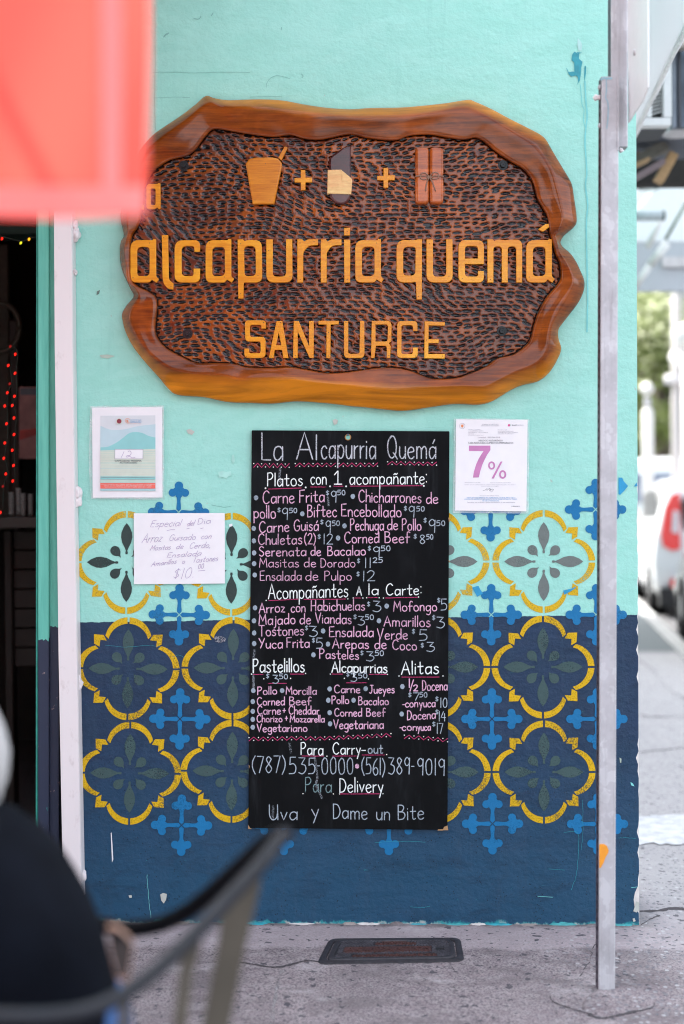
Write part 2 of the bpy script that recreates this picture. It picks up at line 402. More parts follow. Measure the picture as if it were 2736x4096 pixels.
MT = dict(
    wall=wall_mat(), plaster=simple('bare_plaster', (0.62, 0.58, 0.55), .8, bump=.3),
    yellow=stencil('yellow_stencil', (0.72, 0.445, 0.006), (.50, .82), .62),
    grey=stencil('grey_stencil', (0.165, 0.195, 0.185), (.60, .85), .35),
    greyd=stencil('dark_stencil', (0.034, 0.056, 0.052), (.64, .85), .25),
    olive=stencil('olive_stencil', (0.052, 0.098, 0.098), (.60, .82), .45),
    blue=stencil('blue_stencil', (0.008, 0.175, 0.400), (.64, .88), .35),
    rim=wood('sign_slab_wood', (0.265, 0.056, 0.003), (0.70, 0.240, 0.008), (0.050, 0.006, 0.001), attr='sap', coat=.62, rough=.5, ry=.085),
    recess=recess_mat(),
    letter=wood('letter_wood', (0.76, 0.285, 0.016), (0.7, 0.4, 0.1), (0.64, 0.20, 0.010), scale=1.6, coat=.6, rough=.45, ry=.22),
    lettertop=wood('cup_wood', (0.64, 0.215, 0.012), (0.7, 0.4, 0.1), (0.46, 0.120, 0.006), scale=2.2, coat=.7, rough=.4, ry=.2),
    paper_w=wood('wrapper_wood', (0.80, 0.46, 0.20), (0.7, 0.4, 0.1), (0.68, 0.35, 0.13), scale=2, coat=.5, rough=.45, ry=.22),
    darkwood=wood('bar_wood', (0.070, 0.014, 0.012), (0.7, 0.4, 0.1), (0.03, 0.008, 0.008), scale=2, coat=1.0, rough=.35, ry=.14),
    redwood=wood('bundle_wood', (0.42, 0.090, 0.008), (0.7, 0.4, 0.1), (0.16, 0.022, 0.004), scale=2, coat=1.0, rough=.35, ry=.14),
    bolt=simple('black_bolt', (0.012, 0.014, 0.016), .35, .4),
    nail=simple('brad_head', (0.10, 0.05, 0.02), .5),
    board=board_mat(), boardwood=simple('raw_board_edge', (0.42, 0.24, 0.11), .8),
    ch_white=chalk('white_chalk', (0.80, 0.84, 0.82), .6, .46), ch_pink=chalk('pink_chalk', (0.72, 0.43, 0.58), .5, .5),
    ch_grey=chalk('grey_chalk', (0.40, 0.46, 0.52), .55, .5), ch_rose=chalk('rose_chalk', (0.55, 0.055, 0.17), .45, .5),
    ch_dim=chalk('faded_teal_chalk', (0.20, 0.30, 0.31), .25, .55), ch_disc=chalk('blue_grey_chalk', (0.33, 0.39, 0.45), .6, .46),
    ch_faint=chalk('thin_white_chalk', (0.52, 0.54, 0.58), .35, .5),
    paper=simple('white_paper', (0.85, 0.835, 0.85), .55, var=.02),
    print_g=simple('pale_print', (0.66, 0.70, 0.72), .5, var=.03), print_l=simple('light_blue_print', (0.50, 0.66, 0.70), .5, var=.03),
    print_t=simple('teal_print', (0.27, 0.60, 0.59), .5, var=.04), print_s=simple('sage_print', (0.50, 0.66, 0.58), .5, var=.05),
    print_c=simple('cream_print', (0.64, 0.70, 0.60), .5, var=.05), print_r=simple('coral_print', (0.85, 0.155, 0.115), .5, var=.03),
    print_k=simple('dark_print', (0.05, 0.055, 0.08), .5), print_n=simple('grey_print', (0.34, 0.33, 0.38), .5), print_b=simple('blue_print', (0.09, 0.31, 0.58), .5),
    print_o=simple('orange_print', (0.75, 0.25, 0.10), .5), print_m=simple('maroon_print', (0.25, 0.03, 0.05), .5),
    print_v=simple('mauve_print', (0.55, 0.21, 0.44), .45, var=.10, vs=18), print_p=simple('magenta_print', (0.65, 0.04, 0.25), .5),
    pen=simple('purple_pen', (0.34, 0.24, 0.44), .6), whiteprint=simple('white_print', (0.80, 0.66, 0.62), .6),
    ground=ground_mat(), galv=galv(), galvside=simple('tube_side_steel', (0.10, 0.075, 0.10), .5, .4, var=.25, vs=30),
    crack=simple('dirt_in_crack', (0.060, 0.052, 0.056), .95), gap=simple('grime_line', (0.21, 0.47, 0.41), .9),
)
def laminate():
    t = NT('clear_film'); g = t.geo(); n = t.noise(g, 18, 3)
    t.color((.9, .95, .95)); t.set(rough=.12, spec=.6, alpha=t.step(n, .35, .7, .10, .34)); return t.m
MT['film'] = laminate()
def white_paint():
    t = NT('white_enamel'); g = t.geo((1, 1, .35)); n = t.noise(g, 6, 5, .6); d = t.noise(t.geo((1, 1, .5)), 30, 5, .7)
    c = t.mix(t.math('MULTIPLY', t.step(d, .60, .75), .5), (0.80, 0.74, 0.735), (0.55, 0.47, 0.45)); t.color(c); t.set(rough=.38, spec=.5)
    t.bump(n, .25, .006); return t.m
MT['enamel'] = white_paint()
def jamb_mat():
    t = NT('door_jamb_paint'); g = t.geo(); X, Y, Z = t.sep(g)
    n = t.noise(t.geo((3, 3, .25)), 26, 5, .6); a = t.mix(t.step(n, .4, .7), (0.145, 0.560, 0.445), (0.10, 0.47, 0.37))
    nv = t.mix(t.step(t.noise(g, 20, 5, .7), .64, .67), (0.018, 0.028, 0.062), (0.30, 0.22, 0.22))
    nv = t.mix(t.step(t.noise(t.geo((3, 1, 1)), 17, 6, .7), .66, .68), nv, (0.03, 0.35, 0.30))
    zz = t.math('ADD', Z, t.math('MULTIPLY', t.noise(t.geo((1, 1, .15)), 60, 2), .04))
    xm = t.step(X, W(196, 2500, 0).x - .001, W(196, 2500, 0).x + .001)
    z0 = t.step(xm, 0, 1, W(170, 2560, 0).z + .02, W(210, 2502, 0).z + .02)
    m = t.math('GREATER_THAN', zz, z0)
    t.color(t.mix(m, nv, a)); t.set(rough=.5); t.bump(n, .3, .003); return t.m
MT['jamb'] = jamb_mat()
MT['jambedge'] = simple('jamb_edge_paint', (0.03, 0.33, 0.255), .5, var=.2)
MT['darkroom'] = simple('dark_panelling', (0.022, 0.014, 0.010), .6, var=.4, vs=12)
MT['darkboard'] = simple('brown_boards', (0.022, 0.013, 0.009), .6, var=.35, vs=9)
# ------------------------------------------------------------------ ground
def kx(y):                       # kerb line of the side street at depth y
    return 3.10 + (y + CAM.y * -1 - 12.9) * .128
def build_ground():
    xs = [-30, -12, -6, -3] + [(-3 + i * .25) for i in range(1, 17)]
    ys = [-14, -9, -6] + [-5 + i * .35 for i in range(0, 36)] + [9, 11, 14, 18, 24, 32, 42, 60, 90]
    vs, fs = [], []
    for y in ys:
        k = kx(y) - .16
        row = [x for x in xs[:-1]] + [k]
        row = [min(x, k - .01 * (len(xs) - i)) for i, x in enumerate(row)]
        for x in row: vs.append((x, y, gz(x)))
    n = len(xs)
    for j in range(len(ys) - 1):
        for i in range(n - 1):
            a = j * n + i; fs.append((a, a + 1, a + n + 1, a + n))
    o = mesh('pavement', vs, fs, MT['ground']); tag(o, 'worn pinkish concrete pavement with flattened gum spots', None, None, 'structure')
    # kerb
    vs, fs = [], []
    yy = [-14 + i * 1.5 for i in range(70)]
    for y in yy:
        k = kx(y); z = gz(k)
        for dx, dz in ((-.16, 0), (-.14, .012), (-.02, .012), (0, -.005), (.01, -.14)): vs.append((k + dx, y, z + dz))
    for j in range(len(yy) - 1):
        for i in range(4):
            a = j * 5 + i; fs.append((a, a + 1, a + 6, a + 5))
    o = mesh('kerb', vs, fs, simple('pale_kerb', (0.33, 0.33, 0.32), .8, var=.15, vs=3)); tag(o, 'pale concrete kerb running along the side street', None, None, 'structure')
    o = mesh('road', [(-250, -60, -.19), (250, -60, -.19), (250, 400, -.19), (-250, 400, -.19)], [(0, 1, 2, 3)], simple('asphalt', (0.075, 0.075, 0.078), .9, var=.2, vs=4))
    tag(o, 'grey asphalt road of the side street', None, None, 'structure')
    # strip of sunlight on the side pavement, painted as a pale band
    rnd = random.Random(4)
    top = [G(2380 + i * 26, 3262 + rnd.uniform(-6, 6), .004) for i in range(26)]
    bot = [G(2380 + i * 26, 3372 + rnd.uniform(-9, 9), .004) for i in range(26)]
    t = NT('painted_sun_tone'); t.color(t.ramp(t.noise(t.geo(), 16, 5, .7), [(.3, (.36, .37, .38)), (.6, (.58, .59, .60))])); t.set(rough=.8)
    o = mesh('painted_sun_band', top + bot, [(i + 26, i + 27, i + 1, i) for i in range(25)], t.m); tag(o, 'pale band across the side pavement with sunlight painted into its colour', None, None, 'structure')
    # cracks and patch edges
    def crack(pts, w, name='pavement_crack'):
        P = crom(pts, 5); vs, fs = [], []
        for i, p in enumerate(P):
            j = rnd.uniform(-1, 1) * 3; ww = w * rnd.uniform(.35, 1.25)
            a = G(p[0] + j, p[1] - ww / 2 + j * .3, .0012 + 2e-5 * i); b = G(p[0] + j, p[1] + ww / 2 + j * .3, .0012 + 2e-5 * i); vs += [a, b]
        for i in range(len(P) - 1): fs.append((2 * i + 1, 2 * i + 3, 2 * i + 2, 2 * i))
        o = mesh(name, vs, fs, MT['crack']); tag(o, None, None, None, 'structure'); o.parent = bpy.data.objects['pavement']
    crack([(960, 3848), (1060, 3864), (1110, 3868), (1160, 3858), (1225, 3842), (1280, 3846)], 6)
    crack([(2398, 3760), (2372, 3795), (2362, 3840), (2335, 3880), (2318, 3905)], 7); crack([(2200, 3985), (2215, 4008), (2300, 4038), (2380, 4060)], 5)
    crack([(1800, 3860), (1822, 3895), (1815, 3940), (1826, 3980), (1820, 4096)], 4)
    crack([(2352, 4060), (2400, 4072), (2440, 4068), (2490, 4056), (2540, 4044), (2600, 4032), (2622, 4012)], 8)
    crack([(2560, 3645), (2640, 3640), (2700, 3632), (2760, 3640)], 9)
    crack([(2560, 3700), (2610, 3672), (2640, 3660)], 4)
    crack([(2560, 2860), (2640, 2868), (2740, 2862)], 3)
    crack([(2555, 2640), (2610, 2680), (2680, 2760), (2750, 2800)], 3)
    crack([(2555, 3010), (2640, 3000), (2740, 2990)], 3)
build_ground()
seam = crom([(1128, 3880), (1108, 3940), (1098, 4010), (1082, 4120)], 8); sv, sf = [], []
for i, p in enumerate(seam):
    sv += [G(p[0] - 6, p[1], .001), G(p[0] + 7 + 3 * math.sin(i), p[1], .001)]
for i in range(len(seam) - 1): sf.append((2 * i, 2 * i + 1, 2 * i + 3, 2 * i + 2))
o = mesh('pavement_seam', sv, sf, stencil('pale_seam_mortar', (0.40, 0.37, 0.37), (.40, .62), .9)); o['kind'] = 'structure'; o.parent = bpy.data.objects['pavement']

# ------------------------------------------------------------------ the restaurant building
bld = empty('restaurant_building', (0, 0.1, 0), 'aqua and navy painted corner building with stencilled tile mural and open doorway', 'building')
def wall_front():
    rnd = random.Random(3)
    # outline of the painted front (right edge chipped, foot follows the pavement)
    xl = W(300, 2000).x; pts_r = []
    for i in range(0, 150):
        py = 3760 - i * 27.0
        base = 2557 - (3700 - py) / 3200 * 12
        ch = 0
        if py > 1950: ch = -abs(rnd.gauss(0, 1)) * 4.2 if rnd.random() < .55 else 0
        if 3520 < py < 3640: ch -= 22 * math.exp(-((py - 3600) / 45) ** 2)
        pts_r.append(W(base + ch, py, 0))
    zt = pts_r[-1].z
    vs = []; fs = []
    # thin rows
    n = len(pts_r)
    back = []
    for i, p in enumerate(pts_r):
        py = 3760 - i * 27.0
        base = W(2557 - (3700 - py) / 3200 * 12 + 1.5, py, 0)
        vs.append((xl, 0, p.z)); vs.append((p.x - .0, 0, p.z)); vs.append((base.x, .006, p.z)); vs.append((base.x + .002, .30, p.z)); 
    for i in range(n - 1):
        a, b = i * 4, (i + 1) * 4
        fs.append((a, a + 1, b + 1, b)); fs.append((a + 1, a + 2, b + 2, b + 1)); fs.append((a + 2, a + 3, b + 3, b + 2))
    me = bpy.data.meshes.new('wall'); me.from_pydata([tuple(v) for v in vs], [], fs); me.update()
    o = link('wall', me, [MT['wall'], MT['plaster']])
    for k, p in enumerate(me.polygons):
        if k % 3 == 1: p.material_index = 1
    own(o, bld); return o, zt
wall, ZT = wall_front()
# the rest of the building as solid pieces: lintel, far jamb side, side wall core, upper storey
XD0, XD1 = W(-1000, 2000).x, W(216, 2000).x
bbox_obj('lintel', (XD0, W(300, 0).x, 0.0, .25, 2.42, ZT), MT['wall'], bld)
bbox_obj('left_wall', (-6, XD0, 0.0, .25, -.1, ZT), MT['wall'], bld)
bbox_obj('wall_core', (W(300, 0).x, W(2540, 2000).x - .02, .03, 14.0, -.12, ZT + .0), MT['plaster'], bld)
bbox_obj('side_wall', (W(2540, 2000).x - .02, W(2540, 2000).x + .006, .30, 14.0, -.12, ZT), simple('side_cream_paint', (0.70, 0.68, 0.64), .6), bld)
bbox_obj('upper_storey', (-6, W(2548, 0).x, 0.002, 14.0, ZT, 6.6), MT['wall'], bld)

# dark room behind the doorway
def room():
    x0, x1, y0, y1, z0, z1 = -3.4, W(300, 0).x - .002, .05, 3.2, .005, 2.75
    v, f = box(x0, x1, y0, y1, z0, z1)
    f = [q[::-1] for i, q in enumerate(f) if i != 2]
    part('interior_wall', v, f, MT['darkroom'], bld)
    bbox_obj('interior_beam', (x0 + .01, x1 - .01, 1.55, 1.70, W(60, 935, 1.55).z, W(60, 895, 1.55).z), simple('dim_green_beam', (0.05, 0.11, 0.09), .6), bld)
    # lower boarding of the counter, each board its own piece
    xa = W(-700, 2400, 1.35).x; xb = W(330, 2400, 1.35).x
    for k in range(7):
        zt = W(60, 2125 + k * 78, 1.35).z; zb = W(60, 2125 + k * 78 + 73, 1.35).z
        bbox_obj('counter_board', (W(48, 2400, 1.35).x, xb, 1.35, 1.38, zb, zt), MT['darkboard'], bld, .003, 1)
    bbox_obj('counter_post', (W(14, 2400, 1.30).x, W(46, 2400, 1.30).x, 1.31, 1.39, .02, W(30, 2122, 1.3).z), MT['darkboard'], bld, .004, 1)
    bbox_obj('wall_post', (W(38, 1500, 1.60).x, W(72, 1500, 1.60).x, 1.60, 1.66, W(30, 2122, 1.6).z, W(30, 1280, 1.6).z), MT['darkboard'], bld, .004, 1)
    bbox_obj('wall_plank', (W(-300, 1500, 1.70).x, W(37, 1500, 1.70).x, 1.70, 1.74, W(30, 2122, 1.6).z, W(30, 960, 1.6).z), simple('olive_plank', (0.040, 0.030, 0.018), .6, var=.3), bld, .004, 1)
room()
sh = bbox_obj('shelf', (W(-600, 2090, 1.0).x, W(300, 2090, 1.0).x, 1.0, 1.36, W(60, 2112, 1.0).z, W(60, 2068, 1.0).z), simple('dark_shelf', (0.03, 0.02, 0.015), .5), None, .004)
tag(sh, 'dark wooden counter shelf inside the doorway carrying stacked cups', 'shelf')
def cups():
    root = None
    for k, (px, top, w) in enumerate(((46, 1968, 26), (70, 1952, 25), (93, 1972, 25), (118, 1975, 24))):
        c = W(px, 2060, 1.08); zt = W(px, top, 1.08).z; zb = W(px, 2068, 1.0).z
        r = w / 2 / FPX * (1.08 + 4.37)
        e = empty('cup_stack', (c.x, 1.08 + .02 * (k % 2), zb), ['left end', 'second', 'third', 'right end'][k] and
                  ('stack of pale disposable cups on the shelf, ' + ['leftmost of four', 'second from left and tallest', 'third from left', 'rightmost of four'][k]), 'cups', 'stacks of disposable cups on the shelf')
        h = (zt - zb) / 9; vs, fs = [], []
        for j in range(9):
            pr = [(r * .80, zb + j * h), (r * .95, zb + (j + .86) * h), (r * 1.02, zb + (j + .88) * h), (r * 1.02, zb + (j + 1) * h)]
            for q, (rr, zz) in enumerate(pr):
                for a in range(16): vs.append((c.x + rr * math.cos(a * math.pi / 8), e.location.y + rr * math.sin(a * math.pi / 8), zz))
        n = len(vs) // 16
        for q in range(n - 1):
            for a in range(16): fs.append((q * 16 + a, q * 16 + (a + 1) % 16, (q + 1) * 16 + (a + 1) % 16, (q + 1) * 16 + a))
        fs.append(tuple(range(15, -1, -1))); fs.append(tuple(range((n - 1) * 16, n * 16)))
        part('cup', vs, fs, MTC, e, True)
MTC = simple('pale_cup_plastic', (0.26, 0.25, 0.24), .5)
cups()
# poster inside
pe = empty('interior_poster', W(110, 1835, 1.5), 'dim pink poster hanging inside the dark doorway', 'poster')
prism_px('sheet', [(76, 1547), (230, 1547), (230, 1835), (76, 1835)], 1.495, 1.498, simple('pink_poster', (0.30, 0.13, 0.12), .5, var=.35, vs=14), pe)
prism_px('red_print', [(78, 1722), (230, 1700), (230, 1752), (150, 1738), (78, 1760)], 1.492, 1.494, simple('poster_red', (0.42, 0.03, 0.02), .5, var=.3, vs=20), pe)
prism_px('blue_heading_band', [(80, 1553), (230, 1553), (230, 1580), (80, 1580)], 1.493, 1.494, simple('poster_band', (0.08, 0.09, 0.11), .5), pe)
# wreath shape
def ring(name, cx, cy, Y, rx, ry, rad, m, label, cat):
    pts = [W(cx + rx * math.cos(a), cy + ry * math.sin(a), Y) for a in [i * math.pi / 16 for i in range(33)]]
    o = tube(name, pts, rad, m); tag(o, label, cat); return o
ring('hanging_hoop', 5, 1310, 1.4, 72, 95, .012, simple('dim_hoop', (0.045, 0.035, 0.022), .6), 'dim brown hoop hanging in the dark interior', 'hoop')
# string lights
def emit(name, c, s):
    m = bpy.data.materials.new(name); m.use_nodes = True; nt = m.node_tree; b = nt.nodes['Principled BSDF']
    b.inputs['Base Color'].default_value = (*c, 1); b.inputs['Emission Color'].default_value = (*c, 1); b.inputs['Emission Strength'].default_value = s; return m
def lights():
    red = emit('lit_red_bulb', (1.0, .014, .006), .3); dim = emit('dim_red_bulb', (.25, .006, .004), .2); am = emit('lit_amber_bulb', (1.0, .36, .01), .35); yg = emit('lit_lime_bulb', (.62, .62, .02), .3)
    strands = [
        ('strand of red string lights hanging nearest the door jamb', [(41, 1386, 1), (61, 1417, 0), (60, 1493, 0), (58, 1585, 0), (49, 1622, 0), (56, 1672, 0), (56, 1738, 0), (49, 1801, 0), (54, 1862, 0), (51, 1924, 0)], .45),
        ('strand of red string lights hanging further inside, ending above the shelf', [(33, 1462, 0), (39, 1535, 1), (29, 1571, 0), (19, 1624, 0), (26, 1695, 0), (19, 1772, 0), (15, 1833, 0), (23, 1896, 0), (11, 1946, 1), (2, 2050, 0)], .50),
        ('string of red, lime and amber lights across the top of the doorway', [(-60, 940, 0), (8, 955, 0), (83, 972, 3), (116, 957, 2), (190, 950, 0)], .42)]
    for lab, pts, Y in strands:
        p0 = W(pts[0][0], pts[0][1], Y)
        e = empty('string_light', p0, lab, 'string lights', 'string lights inside the doorway')
        wire = [W(x + 5 + (i % 2) * 5, y - 7, Y + .01) for i, (x, y, k) in enumerate(pts)]
        tube('cable', [Vector(v) for v in crom([tuple(w) for w in wire], 4)], .0022, simple('dark_green_wire', (0.01, 0.02, 0.012), .6), e, 6)
        for i, (x, y, k) in enumerate(pts):
            c = W(x, y, Y); vs, fs = [], []
            ax = (Vector((.35, 0, 1)) if i % 2 else Vector((.55, 0, .9))).normalized(); b1 = ax.orthogonal().normalized(); b2 = ax.cross(b1)
            for q, (h, r) in enumerate(((.0085, .0022), (.005, .0052), (0, .0062), (-.005, .0042), (-.0095, .0006))):
                for a in range(8): vs.append(c + ax * h * .62 + (b1 * math.cos(a * math.pi / 4) + b2 * math.sin(a * math.pi / 4)) * r * .66)
            for q in range(4):
                for a in range(8): fs.append((q * 8 + a, q * 8 + (a + 1) % 8, q * 8 + 8 + (a + 1) % 8, q * 8 + 8 + a))
            fs.append(tuple(range(7, -1, -1))); fs.append(tuple(range(32, 40)))
            part('bulb', vs, fs, [red, dim, am, yg][k], e, True)
lights()
# door jamb boards
def jamb():
    for nm, x0, x1, Y0, Y1 in (('jamb_board', 152, 196, -.004, .05), ('jamb_board', 197.5, 236, .012, .05)):
        prism_px(nm, [(x0, 560), (x1, 560), (x1, 1400), (x1 - 1, 2600), (x1 - 2, 3760), (x0, 3760)], Y0, Y1, MT['jamb'], bld, .0025)
    prism_px('jamb_edge', [(145, 560), (151.5, 560), (151.5, 3760), (142, 3760)], .006, .09, MT['jambedge'], bld, .002)
jamb()
# white gate post with hinge lumps
gp = empty('gate_post', (W(255, 3690).x, -.03, 0), 'white enamelled steel gate post with welded lumps beside the dark doorway', 'gate post')
def post():
    L = [(213, 500), (216, 850), (219, 1400), (227, 2000), (234, 2600), (245, 3200), (257, 3720)]
    Rr = [(283, 500), (285, 850), (289, 1400), (296, 2000), (306, 2600), (317, 3200), (327, 3720)]
    vs, fs = [], []
    for (a, y), (b, y2) in zip(L, Rr):
        p = W(a, y, -.052); q = W(b, y, -.052); r = W(b + 4, y, -.048)
        vs += [p + Vector((0, .05, 0)), p, q, Vector((r.x, -.046, r.z)), Vector((r.x + .001, -.002, r.z))]
    for i in range(len(L) - 1):
        for k in range(4):
            a = i * 5 + k; fs.append((a, a + 1, a + 6, a + 5))
    part('tube', vs, fs, MT['enamel'], gp)
    rnd = random.Random(9)
    for k, (x, y, s) in enumerate(((301, 905, 1.0), (304, 938, 1.2), (307, 1975, 1.35), (309, 2005, 1.2), (311, 2730, 1.3), (325, 3505, 1.3), (302, 1090, .5))):
        bm = bmesh.new(); bmesh.ops.create_icosphere(bm, subdivisions=3, radius=1)
        c = W(x, y, -.02)
        for v in bm.verts:
            n = noise.noise(v.co * 1.6 + Vector((k * 5, 0, 0))) * .45 + 1
            v.co = Vector((v.co.x * .011 * s * n, v.co.y * .016 * n, v.co.z * .018 * s * n)) + c
        me = bpy.data.meshes.new('weld_lump'); bm.to_mesh(me); bm.free()
        own(link('weld_lump', me, MT['enamel'], None, True), gp)
post()

# ------------------------------------------------------------------ stencilled mural
def arcpts(cx, cy, r, a0, a1, n=9):
    return [(cx + r * math.cos(a0 + (a1 - a0) * i / n), cy + r * math.sin(a0 + (a1 - a0) * i / n)) for i in range(n + 1)]
def lobe_half():
    # right half of the top lobe, centre (0,-112) outer r 94, inner centre (0,-98) r 82
    a1 = math.atan2(-132 + 112, 94); out = arcpts(0, -112, 94, math.radians(-87.5), a1)
    b1 = math.atan2(-119 + 98, 79); inn = arcpts(0, -98, 82, b1, math.radians(-87.2))
    return out + inn
CORN = [(137, -138), (99, -137), (87, -115), (114, -112), (112, -87), (134, -99)]
def petal():
    top = [(4, -33), (5, -40), (3, -47), (9, -62), (18, -80), (22.5, -102), (21, -120), (12, -142), (0, -158)]
    return top + [(-x, y) for x, y in top[::-1][1:]]
def drop():
    pts = [(19, -25), (25, -21)]
    d = [(25, -21), (33, -27), (42, -26), (58, -31), (65, -44), (60, -58), (46, -64), (33, -57), (28, -42), (26, -33), (20, -27)]
    return [tuple(p) for p in crom([(19, -23), (30, -25), (45, -25), (60, -32), (66, -47), (59, -61), (45, -65), (32, -58), (26, -45), (25, -31)], 3, True)]
def arm():
    r = [(10, -12), (9, -20), (7, -45), (8, -58), (13, -64)]
    e = arcpts(25, -78, 16, math.radians(140), math.radians(-100), 10) + arcpts(0, -106, 17, math.radians(25), math.radians(-90), 7)
    R_ = [(0, -3), (9, -12)] + r[1:] + e
    return R_ + [(-x, y) for x, y in R_[::-1][1:] if abs(x) > .01]
def rot(p, k):
    for _ in range(k): p = [(-y, x) for x, y in p]
    return p
def mirror(p): return [(-x, y) for x, y in p][::-1]
LH, PT, DR, AR = lobe_half(), petal(), drop(), arm()
def stamp(name, poly, cx, cy, Y, m, s=1.0, ang=0.0):
    ca, sa = math.cos(ang), math.sin(ang)
    P = [(cx + (x * ca - y * sa) * s, cy + (x * sa + y * ca) * s) for x, y in poly]
    vs = [W(x, y, Y) for x, y in P]
    bm = bmesh.new(); f = bm.faces.new([bm.verts.new(v) for v in vs]); bm.normal_update()
    if f.normal.y > 0: f.normal_flip()
    bmesh.ops.triangulate(bm, faces=[f])
    me = bpy.data.meshes.new(name); bm.to_mesh(me); bm.free()
    return own(link(name, me, m), wall)
def motif(cx, cy, petalmat, s=1.0, ang=0.0):
    Y = -.0012
    for k in range(4):
        for q in (LH, mirror(LH)): stamp('stencil_arc', rot(q, k), cx, cy, Y, MT['yellow'], s, ang)
        stamp('stencil_corner', rot(CORN, k), cx, cy, Y, MT['yellow'], s, ang)
        stamp('stencil_petal', rot(PT, k), cx, cy, Y, petalmat, s, ang)
        stamp('stencil_drop', rot(DR, k), cx, cy, Y, petalmat, s, ang)
def cross(cx, cy, s=1.0, ang=0.0):
    for k in range(4): stamp('stencil_cross_arm', rot(AR, k), cx, cy, -.0018, MT['blue'], s, ang)
CX = [(506, 512, 519), (926, 932, 928), (1345, 1345, 1345), (1752, 1755, 1757), (2175, 2172, 2176)]
RY = [(2250, 2675, 3093), (2257, 2673, 3085), (2250, 2670, 3088), (2246, 2668, 3088), (2246, 2668, 3088)]
for c in range(5):
    if c == 2: continue          # wholly behind the chalkboard
    for r in range(3):
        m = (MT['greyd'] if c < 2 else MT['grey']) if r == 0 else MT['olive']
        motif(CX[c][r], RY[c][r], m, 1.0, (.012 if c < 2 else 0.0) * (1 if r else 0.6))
for cx, cys in ((717, (2049, 2459, 2876, 3301)), (1138, (3298,)), (1558, (3298,)), (1965, (2043, 2459, 2876, 3295)), (2385, (2038, 2459, 2876, 3296))):
    for k, cy in enumerate(cys): cross(cx + (k - 1) * 2.5 + (4 if k == 3 and cx < 800 else 0), cy, 1.0, 0.012 if cx < 800 else 0)
def decal(name, pts, m, Y=-.0024): return stamp(name, pts, 0, 0, Y, m)
MT['bluefresh'] = simple('bright_blue_paint', (0.012, 0.30, 0.55), .5)
decal('paint_patch', [(2474, 1910), (2489, 1911), (2495, 1925), (2512, 1944), (2498, 1962), (2480, 1980), (2474, 1975)], MT['bluefresh'])
decal('paint_patch', [(2548, 1930), (2541, 1938), (2536, 1946), (2550, 1945)], MT['bluefresh'])
decal('paint_patch', [(1889, 2350), (1914, 2343), (1920, 2356), (1932, 2374), (1909, 2387), (1895, 2362)], MT['bluefresh'])
decal('paint_patch', [(2253, 2362), (2285, 2355), (2304, 2346), (2302, 2352), (2280, 2367), (2256, 2379)], MT['bluefresh'], -.0030)
# bare and flaked spots
MT['turq'] = simple('old_turquoise_coat', (0.025, 0.30, 0.36), .5, var=.2, vs=40); MT['turql'] = simple('drip_turquoise', (0.19, 0.60, 0.59), .5); MT['flake'] = simple('dull_turquoise_flake', (0.06, 0.33, 0.34), .7, var=.3, vs=40)
MT['turql2'] = simple('pale_scuff', (0.40, 0.72, 0.63), .8); MT['dust'] = simple('exposed_filler', (0.50, 0.52, 0.47), .8, var=.1); MT['scuff'] = stencil('pale_scuff_on_navy', (0.34, 0.34, 0.38), (.35, .62), .95); MT['dirt'] = simple('grime_dab', (0.13, 0.20, 0.17), .9); MT['tan'] = simple('faded_tan_mark', (0.42, 0.52, 0.44), .8)
def peel_piece(pts): # r6 zoom coordinates of the peeled spot
    return [(2180 + x / 2.934, 100 + y / 2.934) for x, y in pts]
decal('peeled_spot', peel_piece([(245, 497), (262, 520), (278, 555), (330, 545), (345, 555), (343, 440), (312, 412), (318, 350), (345, 312), (385, 335), (372, 318), (437, 325), (402, 335), (398, 395), (440, 432), (425, 500), (418, 590), (408, 650), (370, 715), (390, 665), (385, 610), (355, 592), (310, 605), (280, 580)]), MT['turq'])
decal('peeled_spot', peel_piece([(465, 480), (482, 482), (480, 560), (466, 665), (460, 600)]), MT['turq'])
decal('peeled_spot', peel_piece([(385, 150), (425, 200), (438, 240), (430, 300), (392, 300), (380, 240)]), simple('pale_scar', (0.44, 0.72, 0.68), .8))
for pts, w in (([(467, 660), (480, 900), (495, 1060), (475, 1250), (470, 1400), (485, 1620), (490, 1760), (475, 1880), (497, 2060), (500, 2150), (485, 2320), (490, 2700), (500, 3150), (492, 3600)], 6), ([(415, 700), (435, 930), (460, 990), (450, 1110), (475, 1210)], 2.5)):
    strip_px('drip_streak', crom(peel_piece(pts), 4), w, -.0020, MT['turql'], wall)
